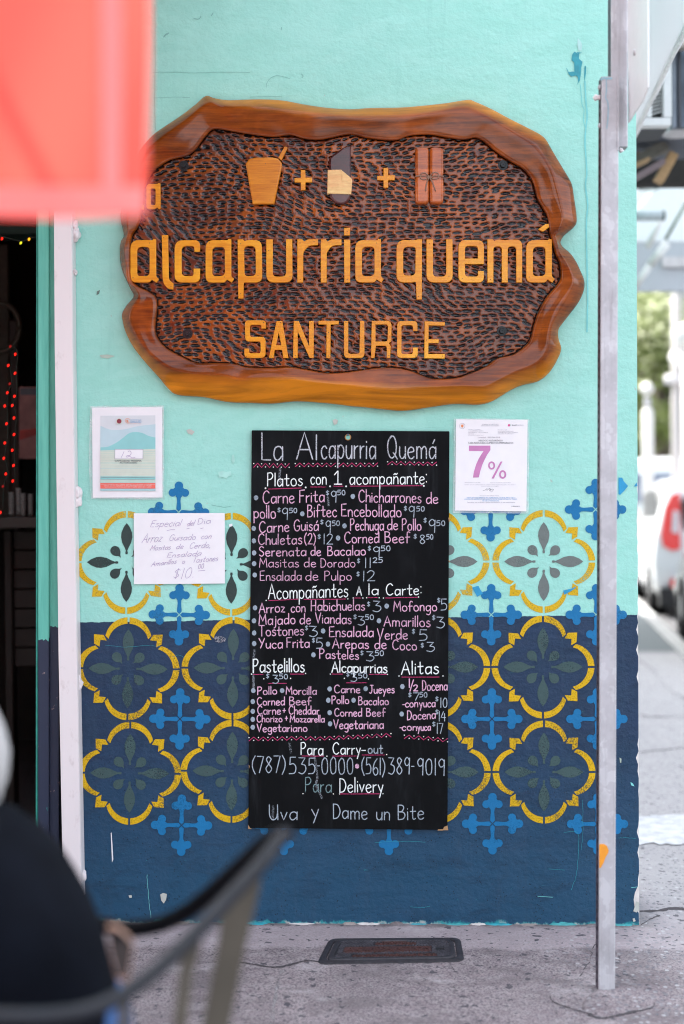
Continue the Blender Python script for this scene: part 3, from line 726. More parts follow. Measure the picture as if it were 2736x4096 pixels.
for pts, m in (([(745, 958), (770, 958), (783, 965), (768, 972), (752, 968)], MT['dust']),
               ([(398, 1420), (430, 1418), (460, 1424), (432, 1434), (404, 1430)], MT['tan']),
               ([(447, 1722), (458, 1714), (470, 1719), (477, 1728), (467, 1737), (452, 1731)], MT['tan']),
               ([(745, 1720), (760, 1716), (779, 1727), (768, 1740), (752, 1734)], MT['dust']),
               ([(929, 1820), (936, 1818), (940, 1845), (933, 1853), (926, 1842)], MT['turql2']),
               ([(873, 1888), (890, 1884), (905, 1888), (924, 1884), (926, 1900), (912, 1906), (905, 1914), (890, 1908), (876, 1912)], MT['turql2']),
               ([(1330, 1680), (1343, 1676), (1352, 1682), (1348, 1696), (1336, 1700)], MT['dust']),
               ([(388, 1165), (400, 1160), (396, 1176), (386, 1180)], MT['dirt']),
               ([(641, 3578), (652, 3572), (668, 3576), (664, 3600), (655, 3614), (645, 3602)], MT['dust']),
               ([(514, 3582), (526, 3580), (528, 3590), (518, 3592)], MT['dust']),
               ([(443, 3332), (446, 3330), (450, 3380), (453, 3438), (448, 3450), (446, 3400)], MT['paper']),
               ([(2478, 3030), (2486, 3035), (2485, 3052), (2480, 3050)], MT['tan']),
               ([(2522, 3128), (2532, 3134), (2538, 3146), (2524, 3141)], MT['turql']),
               ([(2545, 3605), (2538, 3630), (2533, 3645), (2546, 3650), (2556, 3642), (2557, 3610)], MT['dust']),
               ([(2530, 3675), (2538, 3672), (2543, 3684), (2534, 3688)], MT['dust']),
               ([(915, 2098), (929, 2094), (930, 2104), (918, 2108)], MT['paper']),
               ([(855, 2548), (880, 2544), (905, 2552), (900, 2566), (880, 2572), (862, 2566)], MT['scuff'])):
    decal('paint_chip', pts, m, -.0029)
for pts, w in (([(610, 291), (660, 288), (740, 290), (800, 291), (870, 289), (1000, 290)], 1.5), ([(615, 392), (700, 388), (760, 391)], 1.6), ([(1000, 388), (1060, 386), (1130, 385)], 1.4),
               ([(620, 20), (621, 200), (619, 400), (622, 520)], 1.8), ([(655, 148), (662, 139), (674, 133)], 5), ([(775, 74), (795, 76), (804, 64)], 3), ([(845, 62), (853, 52)], 4),
               ([(1205, 296), (1212, 302), (1209, 310)], 3), ([(1065, 350), (1068, 330), (1085, 310), (1110, 302), (1135, 308), (1160, 314)], 1.6), ([(1125, 108), (1128, 120)], 2.5),
               ([(845, 2020), (880, 2026), (905, 2028), (925, 2024)], 1.8), ([(2455, 1560), (2463, 1590), (2458, 1620)], 1.4),
               ([(299, 980), (301, 1250), (303, 1700), (309, 1950)], 2.0), ([(313, 2040), (318, 2400), (321, 2700)], 1.6)):
    P = crom(pts, 5); rnd = random.Random(len(P)); P = [(p[0] + rnd.uniform(-.8, .8), p[1] + rnd.uniform(-.8, .8)) for p in P]
    strip_px('hairline_crack', P, w, -.0015, MT['gap'], wall)
for pts, w in (([(2255, 3330), (2310, 3332), (2312, 3420), (2305, 3500), (2285, 3560)], 2), ([(2195, 3475), (2260, 3480)], 2), ([(2330, 3200), (2332, 3330), (2325, 3400)], 1.6), ([(2150, 3585), (2210, 3588)], 3),
               ([(2475, 3352), (2500, 3350), (2545, 3354)], 1.6), ([(2525, 3550), (2550, 3548)], 3), ([(588, 3500), (592, 3560), (598, 3620), (604, 3670)], 2.4), ([(420, 2580), (500, 2588), (580, 2582), (640, 2586)], 1.6),
               ([(690, 2628), (715, 2620), (735, 2630)], 1.8), ([(1500, 3370), (1620, 3366), (1700, 3368)], 2), ([(1640, 3628), (1690, 3630), (1720, 3624)], 2)):
    strip_px('turquoise_scratch', [(p[0] + rnd.uniform(-1.2, 1.2), p[1] + rnd.uniform(-1.2, 1.2)) for p in crom(pts, 6)], w * .62, -.0022, MT['turq'] if w < 2.2 else MT['turql'], wall)

# chipped render along the foot of the wall
MT['oldcement'] = simple('old_cement', (.30, .26, .24), .9, bump=.4)
def foot():
    rnd = random.Random(21)
    def lump(name, x, wpx, h, m, d):
        vs = []; n = 9
        P = [G(x + wpx * (i / n), 3700) for i in range(n + 1)]
        top = []
        for i in range(n + 1):
            X = W(x + wpx * i / n, 3700, 0).x; z = gz(X)
            e = math.sin(math.pi * i / n) ** .5
            top.append((X, z + h * e * rnd.uniform(.6, 1.1), d * e * rnd.uniform(.7, 1.2)))
        for X, z, dd in top: vs += [(X, -dd - .004, gz(X) - .003), (X, -dd * .5 - .003, z * .5 + gz(X) * .5 + .001), (X, .002, z)]
        fs = []
        for i in range(n):
            for k in range(2): a = i * 3 + k; fs.append((a, a + 3, a + 4, a + 1))
        part(name, vs, fs, m, wall, False)
    x = 330
    while x < 2540:
        wv = rnd.uniform(35, 120)
        lump('render_flake', x, wv, rnd.uniform(.002, .009), rnd.choice([MT['plaster'], MT['oldcement'], MT['oldcement'], MT['flake'], MT['turq'], MT['ground']]), rnd.uniform(.006, .020))
        x += wv * rnd.uniform(.9, 2.6)
foot()
# ------------------------------------------------------------------ carved wooden sign
OUT = [(824,383),(859,393),(910,400),(987,398),(1050,397),(1133,402),(1229,420),(1318,432),(1400,436),(1477,432),(1591,430),(1687,423),(1783,412),(1872,398),(1904,407),(1974,439),(2038,474),(2114,513),(2175,549),(2210,605),(2248,669),(2286,733),(2296,784),(2307,879),(2293,911),(2252,947),(2243,978),(2280,1013),(2305,1048),(2320,1080),(2337,1124),(2332,1172),(2306,1223),(2255,1287),(2234,1319),(2235,1357),(2245,1395),(2229,1440),(2197,1491),(2153,1526),(2089,1542),(2044,1561),(2006,1584),(1961,1609),(1910,1619),(1815,1617),(1732,1628),(1617,1644),(1528,1638),(1464,1631),(1400,1625),(1357,1619),(1280,1611),(1184,1606),(1089,1615),(999,1612),(910,1609),(815,1590),(712,1580),(674,1555),(636,1510),(579,1446),(534,1389),(505,1332),(492,1287),(489,1255),(505,1223),(534,1185),(521,1156),(496,1102),(482,1057),(478,1000),(483,965),(494,940),(483,886),(484,840),(500,760),(525,680),(560,600),(610,541),(642,517),(687,487),(738,452),(783,417)]
RID = [(830,412),(900,425),(1050,428),(1229,448),(1400,462),(1591,460),(1720,448),(1850,425),(1923,450),(2070,535),(2146,586),(2204,669),(2228,733),(2245,800),(2255,870),(2235,925),(2212,960),(2240,1010),(2272,1060),(2295,1120),(2280,1175),(2240,1240),(2210,1300),(2200,1350),(2190,1410),(2145,1458),(2060,1495),(1990,1530),(1942,1550),(1846,1546),(1719,1552),(1591,1564),(1480,1556),(1400,1545),(1293,1536),(1165,1523),(1038,1520),(960,1524),(890,1507),(751,1494),(668,1472),(600,1420),(550,1355),(520,1290),(522,1240),(552,1185),(540,1150),(515,1090),(500,1040),(498,990),(510,930),(505,880),(515,800),(545,700),(590,600),(650,545),(740,480)]
INN = [(846,517),(885,516),(974,532),(1089,545),(1159,538),(1216,553),(1274,557),(1325,549),(1400,536),(1477,551),(1579,559),(1642,540),(1719,536),(1795,549),(1853,557),(1904,549),(1942,567),(1987,605),(2038,640),(2089,669),(2121,701),(2140,739),(2156,796),(2178,835),(2197,873),(2203,925),(2218,981),(2229,1020),(2245,1057),(2248,1115),(2223,1153),(2191,1191),(2159,1249),(2140,1306),(2127,1357),(2102,1389),(2057,1421),(1993,1437),(1942,1472),(1872,1501),(1815,1517),(1732,1518),(1681,1501),(1630,1483),(1572,1475),(1496,1477),(1400,1491),(1312,1496),(1242,1485),(1165,1473),(1076,1475),(987,1472),(942,1460),(878,1454),(783,1454),(719,1427),(655,1389),(617,1332),(623,1242),(620,1198),(598,1172),(534,1137),(518,1096),(516,1000),(523,943),(547,905),(560,850),(565,790),(585,720),(620,675),(674,640),(738,624),(776,599),(815,548)]
SC = np.array((1395.0, 1015.0)); SX = .60
def polar(poly, N=900):
    P = np.array(crom(poly, 6, True))[:-1]
    d = P - SC; d[:, 0] *= SX
    th = np.arctan2(d[:, 1], d[:, 0]); r = np.hypot(d[:, 0], d[:, 1])
    o = np.argsort(th); th, r = th[o], r[o]
    th = np.concatenate([th - 2 * np.pi, th, th + 2 * np.pi]); r = np.concatenate([r] * 3)
    T = np.linspace(-np.pi, np.pi, N, endpoint=False)
    return T, np.interp(T, th, r)
def topx(T, r): return SC[0] + r * np.cos(T) / SX, SC[1] + r * np.sin(T)
sign = empty('carved_wooden_sign', (W(1400, 1600).x, 0, W(1400, 1640).z), 'large live edge carved wooden restaurant sign with raised amber lettering on the aqua wall', 'sign')
def slab():
    T, ro = polar(OUT); _, rr = polar(RID); _, ri = polar(INN)
    rr = np.minimum(rr, ro - 9); rr = np.maximum(rr, ri + 8)
    N = len(T); nz = np.array([noise.fractal(Vector((math.cos(t) * 3.2, math.sin(t) * 3.2, 2.0)), 1.0, 2.0, 3) for t in T])
    rings = [(ro * .985, -.001, 0.0), (ro - 1, -.004, .0), (ro + nz * 1.5, -.016, .02), (ro - 2.5 + nz, -.026, .05)]
    for f in (.05, .22, .40, .60, .80, .95):
        rings.append((ro - 2.5 + (rr - ro + 2.5) * f, -.026 - .041 * f ** .85 - nz * .0025 * f, .08 + f * .36))
    for f, d in ((.02, .0685), (.08, .0692), (.16, .069), (.3, .0680), (.5, .0662), (.7, .065), (.88, .0640), (.97, .0632)):
        rings.append((rr + (ri - rr) * f, -d - nz * .0016 * (1 - f), .46 + f * .54))
    rings += [(ri, -.0620, 1.0), (ri - 2.5, -.0600, 1.0), (ri - 3.2, -.050, 1.0), (ri - 5, -.040, 1.0)]
    V = []; A = []
    for r, y, a in rings:
        x, z = topx(T, r); V.append(WN(x, z, y)); A += [1 - a] * N
    V = np.concatenate(V); n = len(rings)
    F = []
    for j in range(n - 1):
        for i in range(N): F.append((j * N + i, j * N + (i + 1) % N, (j + 1) * N + (i + 1) % N, (j + 1) * N + i))
    me = bpy.data.meshes.new('rim'); me.from_pydata(V.tolist(), [], F); me.update()
    at = me.attributes.new('sap', 'FLOAT', 'POINT')
    # pale sapwood follows the live edge, widest along the top and the foot of the slab
    A = np.array(A); ang = np.tile(T, n)
    w = .22 + .85 * np.clip(np.sin(ang), 0, 1) ** 2 * (np.abs(ang - np.pi / 2) < 1.25) + .62 * np.clip(-np.sin(ang), 0, 1) ** 3
    at.data.foreach_set('value', (A * w * 1.0).astype(np.float32))
    o = link('rim', me, MT['rim'], None, True); own(o, sign)
    return T, ri
T_, ri_ = slab()
def inside(x, y, grow=0.0):
    d = np.stack([(x - SC[0]) * SX, y - SC[1]]); th = np.arctan2(d[1], d[0]); r = np.hypot(d[0], d[1])
    return r < np.interp(th, np.append(T_, np.pi), np.append(ri_, ri_[0])) + grow
def recess():
    rng = np.random.default_rng(11)
    st = 3.0; x0, y0, x1, y1 = 505, 505, 2262, 1530
    nx, ny = int((x1 - x0) / st), int((y1 - y0) / st)
    gx, gy = np.meshgrid(x0 + np.arange(nx) * st, y0 + np.arange(ny) * st)
    H = np.zeros((ny, nx)); B = np.zeros((ny, nx))
    y = y0 + 4; row = 0
    while y < y1:
        x = x0 + (row % 2) * 19 + rng.uniform(-8, 8)
        while x < x1:
            q = Vector((x * .0024, y * .0030, 3.0))
            ang = noise.noise(q) * .95 + noise.noise(q * 2.7) * .35 + .13 - max(0, (x - 1800)) * .00035
            cx = x + rng.normal(0, 3.2); cy = y + rng.normal(0, 2.2) + (x - x0) * .0
            L = rng.uniform(14, 21.5); Wd = rng.uniform(5.6, 8.0); dp = rng.uniform(.45, 1.25); sz = rng.uniform(.72, 1.15); L *= sz; Wd *= sz * rng.uniform(.85, 1.1)
            i0, i1 = int((cx - 22 - x0) / st), int((cx + 22 - x0) / st) + 2; j0, j1 = int((cy - 15 - y0) / st), int((cy + 15 - y0) / st) + 2
            i0, j0 = max(0, i0), max(0, j0)
            if i1 > i0 and j1 > j0:
                X = gx[j0:j1, i0:i1] - cx; Yy = gy[j0:j1, i0:i1] - cy
                u = (X * math.cos(ang) + Yy * math.sin(ang)) / L; v = (-X * math.sin(ang) + Yy * math.cos(ang)) / Wd
                d = np.clip(1 - (u * u + v * v), 0, 1)
                H[j0:j1, i0:i1] = np.maximum(H[j0:j1, i0:i1], np.sqrt(d) * dp); B[j0:j1, i0:i1] = np.maximum(B[j0:j1, i0:i1], np.clip(d * 2.2, 0, 1))
            x += rng.uniform(33, 44)
        y += 17.5; row += 1
    rough = np.array([[noise.noise(Vector((a * .05, b * .05, 0))) for a in range(0, nx, 4)] for b in range(0, ny, 4)])
    rough = np.repeat(np.repeat(rough, 4, 0), 4, 1)[:ny, :nx]
    # burnt line where the field meets the rim
    keep = inside(gx, gy, 3.0); near = ~inside(gx, gy, -7.0)
    B = np.where(near, 1.0, B); H = np.where(near, np.maximum(H, .8), H)
    V = WN(gx, gy, (-.0475 + H * .0052 + rough * .0009))
    idx = -np.ones((ny, nx), int); kk = keep.ravel(); idx.ravel()[kk] = np.arange(kk.sum())
    q = (idx[:-1, :-1] >= 0) & (idx[1:, :-1] >= 0) & (idx[:-1, 1:] >= 0) & (idx[1:, 1:] >= 0)
    F = np.stack([idx[1:, :-1][q], idx[1:, 1:][q], idx[:-1, 1:][q], idx[:-1, :-1][q]], 1)
    me = bpy.data.meshes.new('gouged_field')
    Vk = V[kk]
    me.vertices.add(len(Vk)); me.vertices.foreach_set('co', Vk.ravel())
    me.loops.add(F.size); me.loops.foreach_set('vertex_index', F.ravel().astype(np.int32))
    me.polygons.add(len(F)); me.polygons.foreach_set('loop_start', np.arange(0, F.size, 4, dtype=np.int32)); me.polygons.foreach_set('loop_total', np.full(len(F), 4, np.int32))
    me.update(calc_edges=True)
    at = me.attributes.new('burn', 'FLOAT', 'POINT'); at.data.foreach_set('value', B.ravel()[kk].astype(np.float32))
    own(link('gouged_field', me, MT['recess'], None, True), sign)
recess()

# ---- raised letters: outlines in photo pixels, cut as solid pieces
def rpoly(c, seg=5):
    """corner list (x, y, radius) -> rounded outline"""
    out = []; n = len(c)
    for i in range(n):
        x, y, r = c[i] if len(c[i]) == 3 else (*c[i], 0)
        if r <= 0: out.append((x, y)); continue
        p = np.array((x, y), float); a = np.array(c[i - 1][:2], float) - p; b = np.array(c[(i + 1) % n][:2], float) - p
        la, lb = np.hypot(*a), np.hypot(*b); r = min(r, la * .5, lb * .5)
        p0, p1 = p + a / la * r, p + b / lb * r
        for k in range(seg + 1):
            t = k / seg; q = p0 * (1 - t) ** 2 + p * 2 * t * (1 - t) + p1 * t * t
            out.append(tuple(q))
    return out
LAT = []       # (name, outlines, Y back, thickness, material)
def solid(name, outs, depth=.011, m='letter', Y=-.0475, bev=.0012): LAT.append((name, [rpoly(o) for o in outs], depth, MT[m], Y, bev))
T0, B0 = 960, 1130
def l_a(x, w=103, t=27):
    solid('letter', [[(x, T0, 34), (x + w - 14, T0, 8), (x + w - 12, T0 - 5), (x + w, T0 - 3), (x + w, B0 - 24, 8), (x + w + 11, B0 - 15), (x + w + 2, B0 + 1), (x + w - 17, B0 - 12), (x + w - 27, B0, 8), (x, B0, 26)],
                     [(x + t, T0 + 27, 20), (x + w - 26, T0 + 27, 16), (x + w - 26, B0 - 26, 18), (x + t, B0 - 26, 14)]])
def l_c(x, w=102, t=28):
    solid('letter', [[(x, T0, 36), (x + w, T0, 26), (x + w, T0 + 47), (x + w - 23, T0 + 47), (x + w - 23, T0 + 24, 12), (x + t, T0 + 24, 20), (x + t, B0 - 26, 18), (x + w - 26, B0 - 26, 10), (x + w - 26, B0 - 56), (x + w, B0 - 56), (x + w, B0, 26), (x, B0, 30)]])
def l_p(x, w=97, t=26):
    solid('letter', [[(x, T0 - 3), (x + 21, T0 - 3), (x + 28, T0 + 4), (x + 40, T0, 6), (x + w, T0, 34), (x + w + 2, B0, 28), (x + 25, B0, 4), (x + 24, B0 + 64), (x + 3, B0 + 64)],
                     [(x + t, T0 + 24, 18), (x + w - 25, T0 + 24, 18), (x + w - 24, B0 - 26, 18), (x + t + 2, B0 - 26, 14)]])
def l_q(x, w=102, t=27):
    solid('letter', [[(x, T0, 34), (x + w - 26, T0, 8), (x + w - 18, T0 - 3), (x + w, T0 - 3), (x + w, B0 + 68), (x + w - 22, B0 + 68), (x + w - 24, B0 - 3, 4), (x + w - 40, B0, 6), (x, B0, 30)],
                     [(x + t, T0 + 27, 20), (x + w - 25, T0 + 27, 14), (x + w - 27, B0 - 28, 18), (x + t, B0 - 28, 14)]])
def l_u(x, w=105, t=26):
    solid('letter', [[(x, T0 - 3), (x + t, T0 - 3), (x + t, B0 - 24, 16), (x + w - t, B0 - 24, 18), (x + w - t, T0 - 3), (x + w - 1, T0 - 3), (x + w, B0, 30), (x, B0, 32)]])
def l_r(x, w=83, t=24):
    solid('letter', [[(x, T0 - 3), (x + 20, T0 - 3), (x + 27, T0 + 6), (x + 42, T0 - 3, 5), (x + w, T0 - 3), (x + w, T0 + 20), (x + 44, T0 + 22, 16), (x + t, T0 + 50, 8), (x + t, B0), (x, B0)]])
def l_e(x, w=102, t=26):
    solid('letter', [[(x, T0, 30), (x + w, T0, 28), (x + w, T0 + 96), (x + t, T0 + 96), (x + t, B0 - 24, 14), (x + w - 24, B0 - 24, 8), (x + w - 24, T0 + 124), (x + w, T0 + 124), (x + w, B0, 26), (x, B0, 28)],
                     [(x + t, T0 + 24, 14), (x + w - 24, T0 + 24, 14), (x + w - 24, T0 + 74), (x + t, T0 + 74)]])
def l_m(x, w=139, t=24):
    m0 = x + (w - t) / 2
    solid('letter', [[(x, T0 - 3), (x + 20, T0 - 3), (x + 28, T0 + 4), (x + 40, T0 - 2, 6), (x + w / 2, T0, 10), (x + w / 2 + 14, T0 - 1, 6), (x + w, T0 - 3, 30), (x + w, B0), (x + w - t, B0), (x + w - t, T0 + 26, 14), (m0 + t, T0 + 26, 14), (m0 + t, B0), (m0, B0), (m0, T0 + 26, 14), (x + t, T0 + 26, 14), (x + t, B0), (x, B0)]])
l_a(521)
solid('letter', [[(647, 940), (672, 940), (675, 1118, 10), (694, 1134), (693, 1157), (672, 1156, 10), (655, 1136, 8), (650, 1110)]])
l_c(698); l_a(822); l_p(950); l_u(1065); l_r(1189); l_r(1283)
solid('letter', [[(1376, 958), (1401, 958), (1401, 1130), (1377, 1130)]]); solid('letter_dot', [[(1376, 911), (1400, 911), (1400, 941), (1376, 941)]])
l_a(1421); l_q(1586); l_u(1706); l_e(1834); l_m(1950); l_a(2105)
solid('letter_accent', [[(2153, 917), (2182, 896), (2199, 895), (2198, 908), (2172, 927)]])
# the small word above, mostly behind the red cloth
solid('letter', [[(585, 735, 16), (630, 735), (633, 732), (641, 733), (642, 832), (636, 837), (628, 830), (618, 836, 6), (585, 836, 14)], [(602, 753, 9), (622, 753, 9), (622, 820, 9), (602, 820, 9)]])
solid('letter', [[(530, 705), (546, 705), (546, 819), (574, 819), (574, 836), (530, 836)]])
# second word
TT, BB = 1281, 1432
def rect(x0, x1, y0, y1): return [(x0, y0), (x1, y0), (x1, y1), (x0, y1)]
solid('letter', [[(979, TT, 16), (1064, TT, 18), (1064, TT + 33), (1045, TT + 33), (1045, TT + 19, 8), (1000, TT + 19, 8), (1000, TT + 66, 8), (1062, TT + 66, 18), (1062, BB, 20), (977, BB, 18), (977, BB - 38), (996, BB - 38), (996, BB - 19, 8), (1042, BB - 19, 8), (1042, TT + 85, 8), (981, TT + 85, 16)]])
solid('letter', [[(1106, 1284), (1129, 1284), (1154, BB), (1133, BB), (1128, 1400), (1099, 1400), (1095, BB), (1075, BB)], [(1115, 1330), (1104, 1381), (1125, 1381)]])
solid('letter', [[(1175, 1284), (1195, 1284), (1236, 1384), (1236, 1284), (1255, 1284), (1255, BB), (1238, BB), (1191, 1326), (1191, BB), (1172, BB)]])
solid('letter', [[(1274, 1283), (1355, 1283), (1355, 1297), (1323, 1298), (1322, BB), (1305, BB), (1306, 1298), (1274, 1298)]])
solid('letter', [[(1376, 1284), (1393, 1284), (1393, 1415, 8), (1438, 1415, 10), (1440, 1284), (1457, 1284), (1458, BB, 18), (1376, BB, 18)]])
solid('letter', [[(1487, 1283), (1567, 1283, 22), (1565, 1367, 8), (1555, 1372), (1563, 1385), (1561, BB), (1547, BB), (1547, 1383, 10), (1504, 1383), (1498, BB), (1484, BB)], [(1502, 1298), (1552, 1298, 10), (1550, 1366, 10), (1502, 1366)]])
solid('letter', [[(1589, 1284, 18), (1670, 1284, 18), (1670, 1324), (1653, 1324), (1651, 1301, 8), (1606, 1301, 8), (1606, 1416, 8), (1651, 1416, 8), (1652, 1390), (1671, 1390), (1671, BB, 20), (1588, BB, 18)]])
solid('letter', [[(1699, 1285), (1780, 1289), (1779, 1303), (1715, 1301), (1714, 1357), (1755, 1357), (1755, 1372), (1714, 1372), (1713, 1416), (1779, 1416), (1779, 1434), (1697, 1433)]])
# icons
solid('cup_icon', [[(982, 654, 10), (995, 636), (1018, 629, 20), (1090, 628, 20), (1112, 634), (1127, 650, 8), (1128, 662), (1112, 740), (1097, 815), (1010, 816)]], .020, 'lettertop', bev=.0045)
solid('straw_icon', [[(1113, 630), (1139, 585), (1150, 590), (1126, 642)]], .016, 'lettertop')
for (x, y) in ((1212, 720), (1543, 711)):
    solid('plus_icon', [[(x - 9, y - 40), (x + 9, y - 40), (x + 10, y - 10), (x + 36, y - 10), (x + 36, y + 9), (x + 10, y + 9), (x + 10, y + 40), (x - 9, y + 40), (x - 9, y + 9), (x - 34, y + 9), (x - 34, y - 8), (x - 9, y - 8)]], .012)
solid('bar_icon', [[(1316, 632), (1330, 618), (1350, 605), (1372, 590), (1403, 582), (1404, 780), (1398, 800, 14), (1378, 818, 12), (1345, 816, 12), (1322, 795, 14), (1315, 770)]], .018, 'darkwood', bev=.0065)
solid('wrapper_icon', [[(1311, 679), (1364, 678), (1405, 712), (1409, 722), (1405, 777), (1309, 774)]], .022, 'paper_w', bev=.0015)
solid('wrapper_fold', [[(1365, 681), (1402, 713), (1403, 723), (1367, 724)]], .0235, 'paper_w', bev=.0006)
for side in (0, 1):
    x = 1661 + side * 58
    solid('bundle_icon', [[(x, 588, 16), (x + 55, 588, 16), (x + 56, 690, 10), (x + 53, 706), (x + 56, 722, 10), (x + 55, 815, 16), (x, 815, 16), (x - 1, 722, 10), (x + 3, 706), (x - 1, 690, 10)]], .021, 'redwood', bev=.0085)
def flush_solids():
    obs = []
    for name, outs, depth, m, Y, bev in LAT:
        cu = bpy.data.curves.new(name, 'CURVE'); cu.dimensions = '2D'; cu.fill_mode = 'BOTH'
        cu.extrude = depth / 2 - bev; cu.bevel_depth = bev; cu.bevel_resolution = 4 if bev > .002 else 1; cu.offset = -bev
        for o_ in outs:
            sp = cu.splines.new('POLY'); sp.points.add(len(o_) - 1); sp.use_cyclic_u = True
            for k, (x, y) in enumerate(o_):
                p = W(x, y, Y - depth); sp.points[k].co = (p.x, p.z, 0, 1)
        o = bpy.data.objects.new(name, cu); COL.objects.link(o); obs.append(o)
    bpy.context.view_layer.update(); dg = bpy.context.evaluated_depsgraph_get()
    for o, (name, outs, depth, m, Y, bev) in zip(obs, LAT):
        me = bpy.data.meshes.new_from_object(o.evaluated_get(dg))
        for v in me.vertices: v.co = Vector((v.co.x, Y - depth / 2 - v.co.z + .0, v.co.y))
        me.name = name; me.materials.clear()
        bpy.data.objects.remove(o)
        own(link(name, me, m), sign)
flush_solids(); LAT.clear()
# cords and bow carved on the bundle
cordm = simple('cord_carving', (0.22, 0.10, 0.05), .4, coat=.6)
def cord(pts, r=.0022):
    P = crom(pts, 4); tube('carved_cord', [W(p[0], p[1], -.0475 - .0215) for p in P], r, cordm, sign, 6)
cord([(1660, 706), (1680, 704), (1714, 706), (1750, 704), (1776, 706)])
cord([(1716, 706), (1700, 692), (1684, 696), (1682, 712), (1698, 718), (1716, 708)]); cord([(1718, 706), (1734, 690), (1752, 694), (1754, 710), (1738, 717), (1718, 708)])
cord([(1716, 710), (1706, 735), (1702, 765)]); cord([(1718, 710), (1732, 735), (1742, 765)])
# black bolts with washers
for x, y in ((735, 664), (2011, 662), (751, 1335), (2007, 1325)):
    c = W(x, y, -.044); vs, fs = [], []
    prof = [(.0155, -.044), (.0155, -.0485), (.0150, -.0490), (.0085, -.0490), (.0085, -.0560), (.0075, -.0572), (0.001, -.0572)]
    for r, yy in prof:
        for k in range(12):
            a = k * math.pi / 6; rr = r if r > .009 or r < .002 else r * (1 if k % 2 == 0 else .93)
            vs.append((c.x + rr * math.cos(a), yy, c.z + rr * math.sin(a)))
    for j in range(len(prof) - 1):
        for k in range(12): fs.append((j * 12 + k, j * 12 + (k + 1) % 12, (j + 1) * 12 + (k + 1) % 12, (j + 1) * 12 + k))
    part('bolt', vs, fs, MT['bolt'], sign)
# tiny brads in the letters
brad = [(532,1110),(598,972),(655,950),(684,1146),(716,968),(780,1092),(838,972),(898,1108),(962,975),(1032,1102),(963,1175),(1074,1002),(1160,1105),(1200,972),(1256,966),(1201,1118),(1296,1116),(1389,926),(1389,1118),(1436,1108),(1506,972),(1602,972),(1673,1186),(1718,975),(1796,1105),(1850,1115),(1920,975),(1962,1118),(2024,1116),(2077,1116),(2118,1108),(2196,972),(986,1425),(1054,1290),(1122,1290),(1085,1424),(1181,1422),(1246,1292),(1314,1330),(1314,1424),(1384,1290),(1448,1360),(1492,1292),(1555,1423),(1597,1300),(1662,1424),(1706,1360),(1770,1424),(1062,655),(1020,800),(1080,800)]
bv, bf = [], []
for x, y in brad:
    yy = -.0475 - (.0112 if y > 820 else .0202); b = len(bv)
    for k in range(6): p = W(x + 1.9 * math.cos(k * 1.047), y + 1.9 * math.sin(k * 1.047), yy); bv.append(p)
    bf.append(tuple(range(b, b + 6)))
o = part('brad_heads', bv, bf, MT['nail'], sign); o['kind'] = 'stuff'
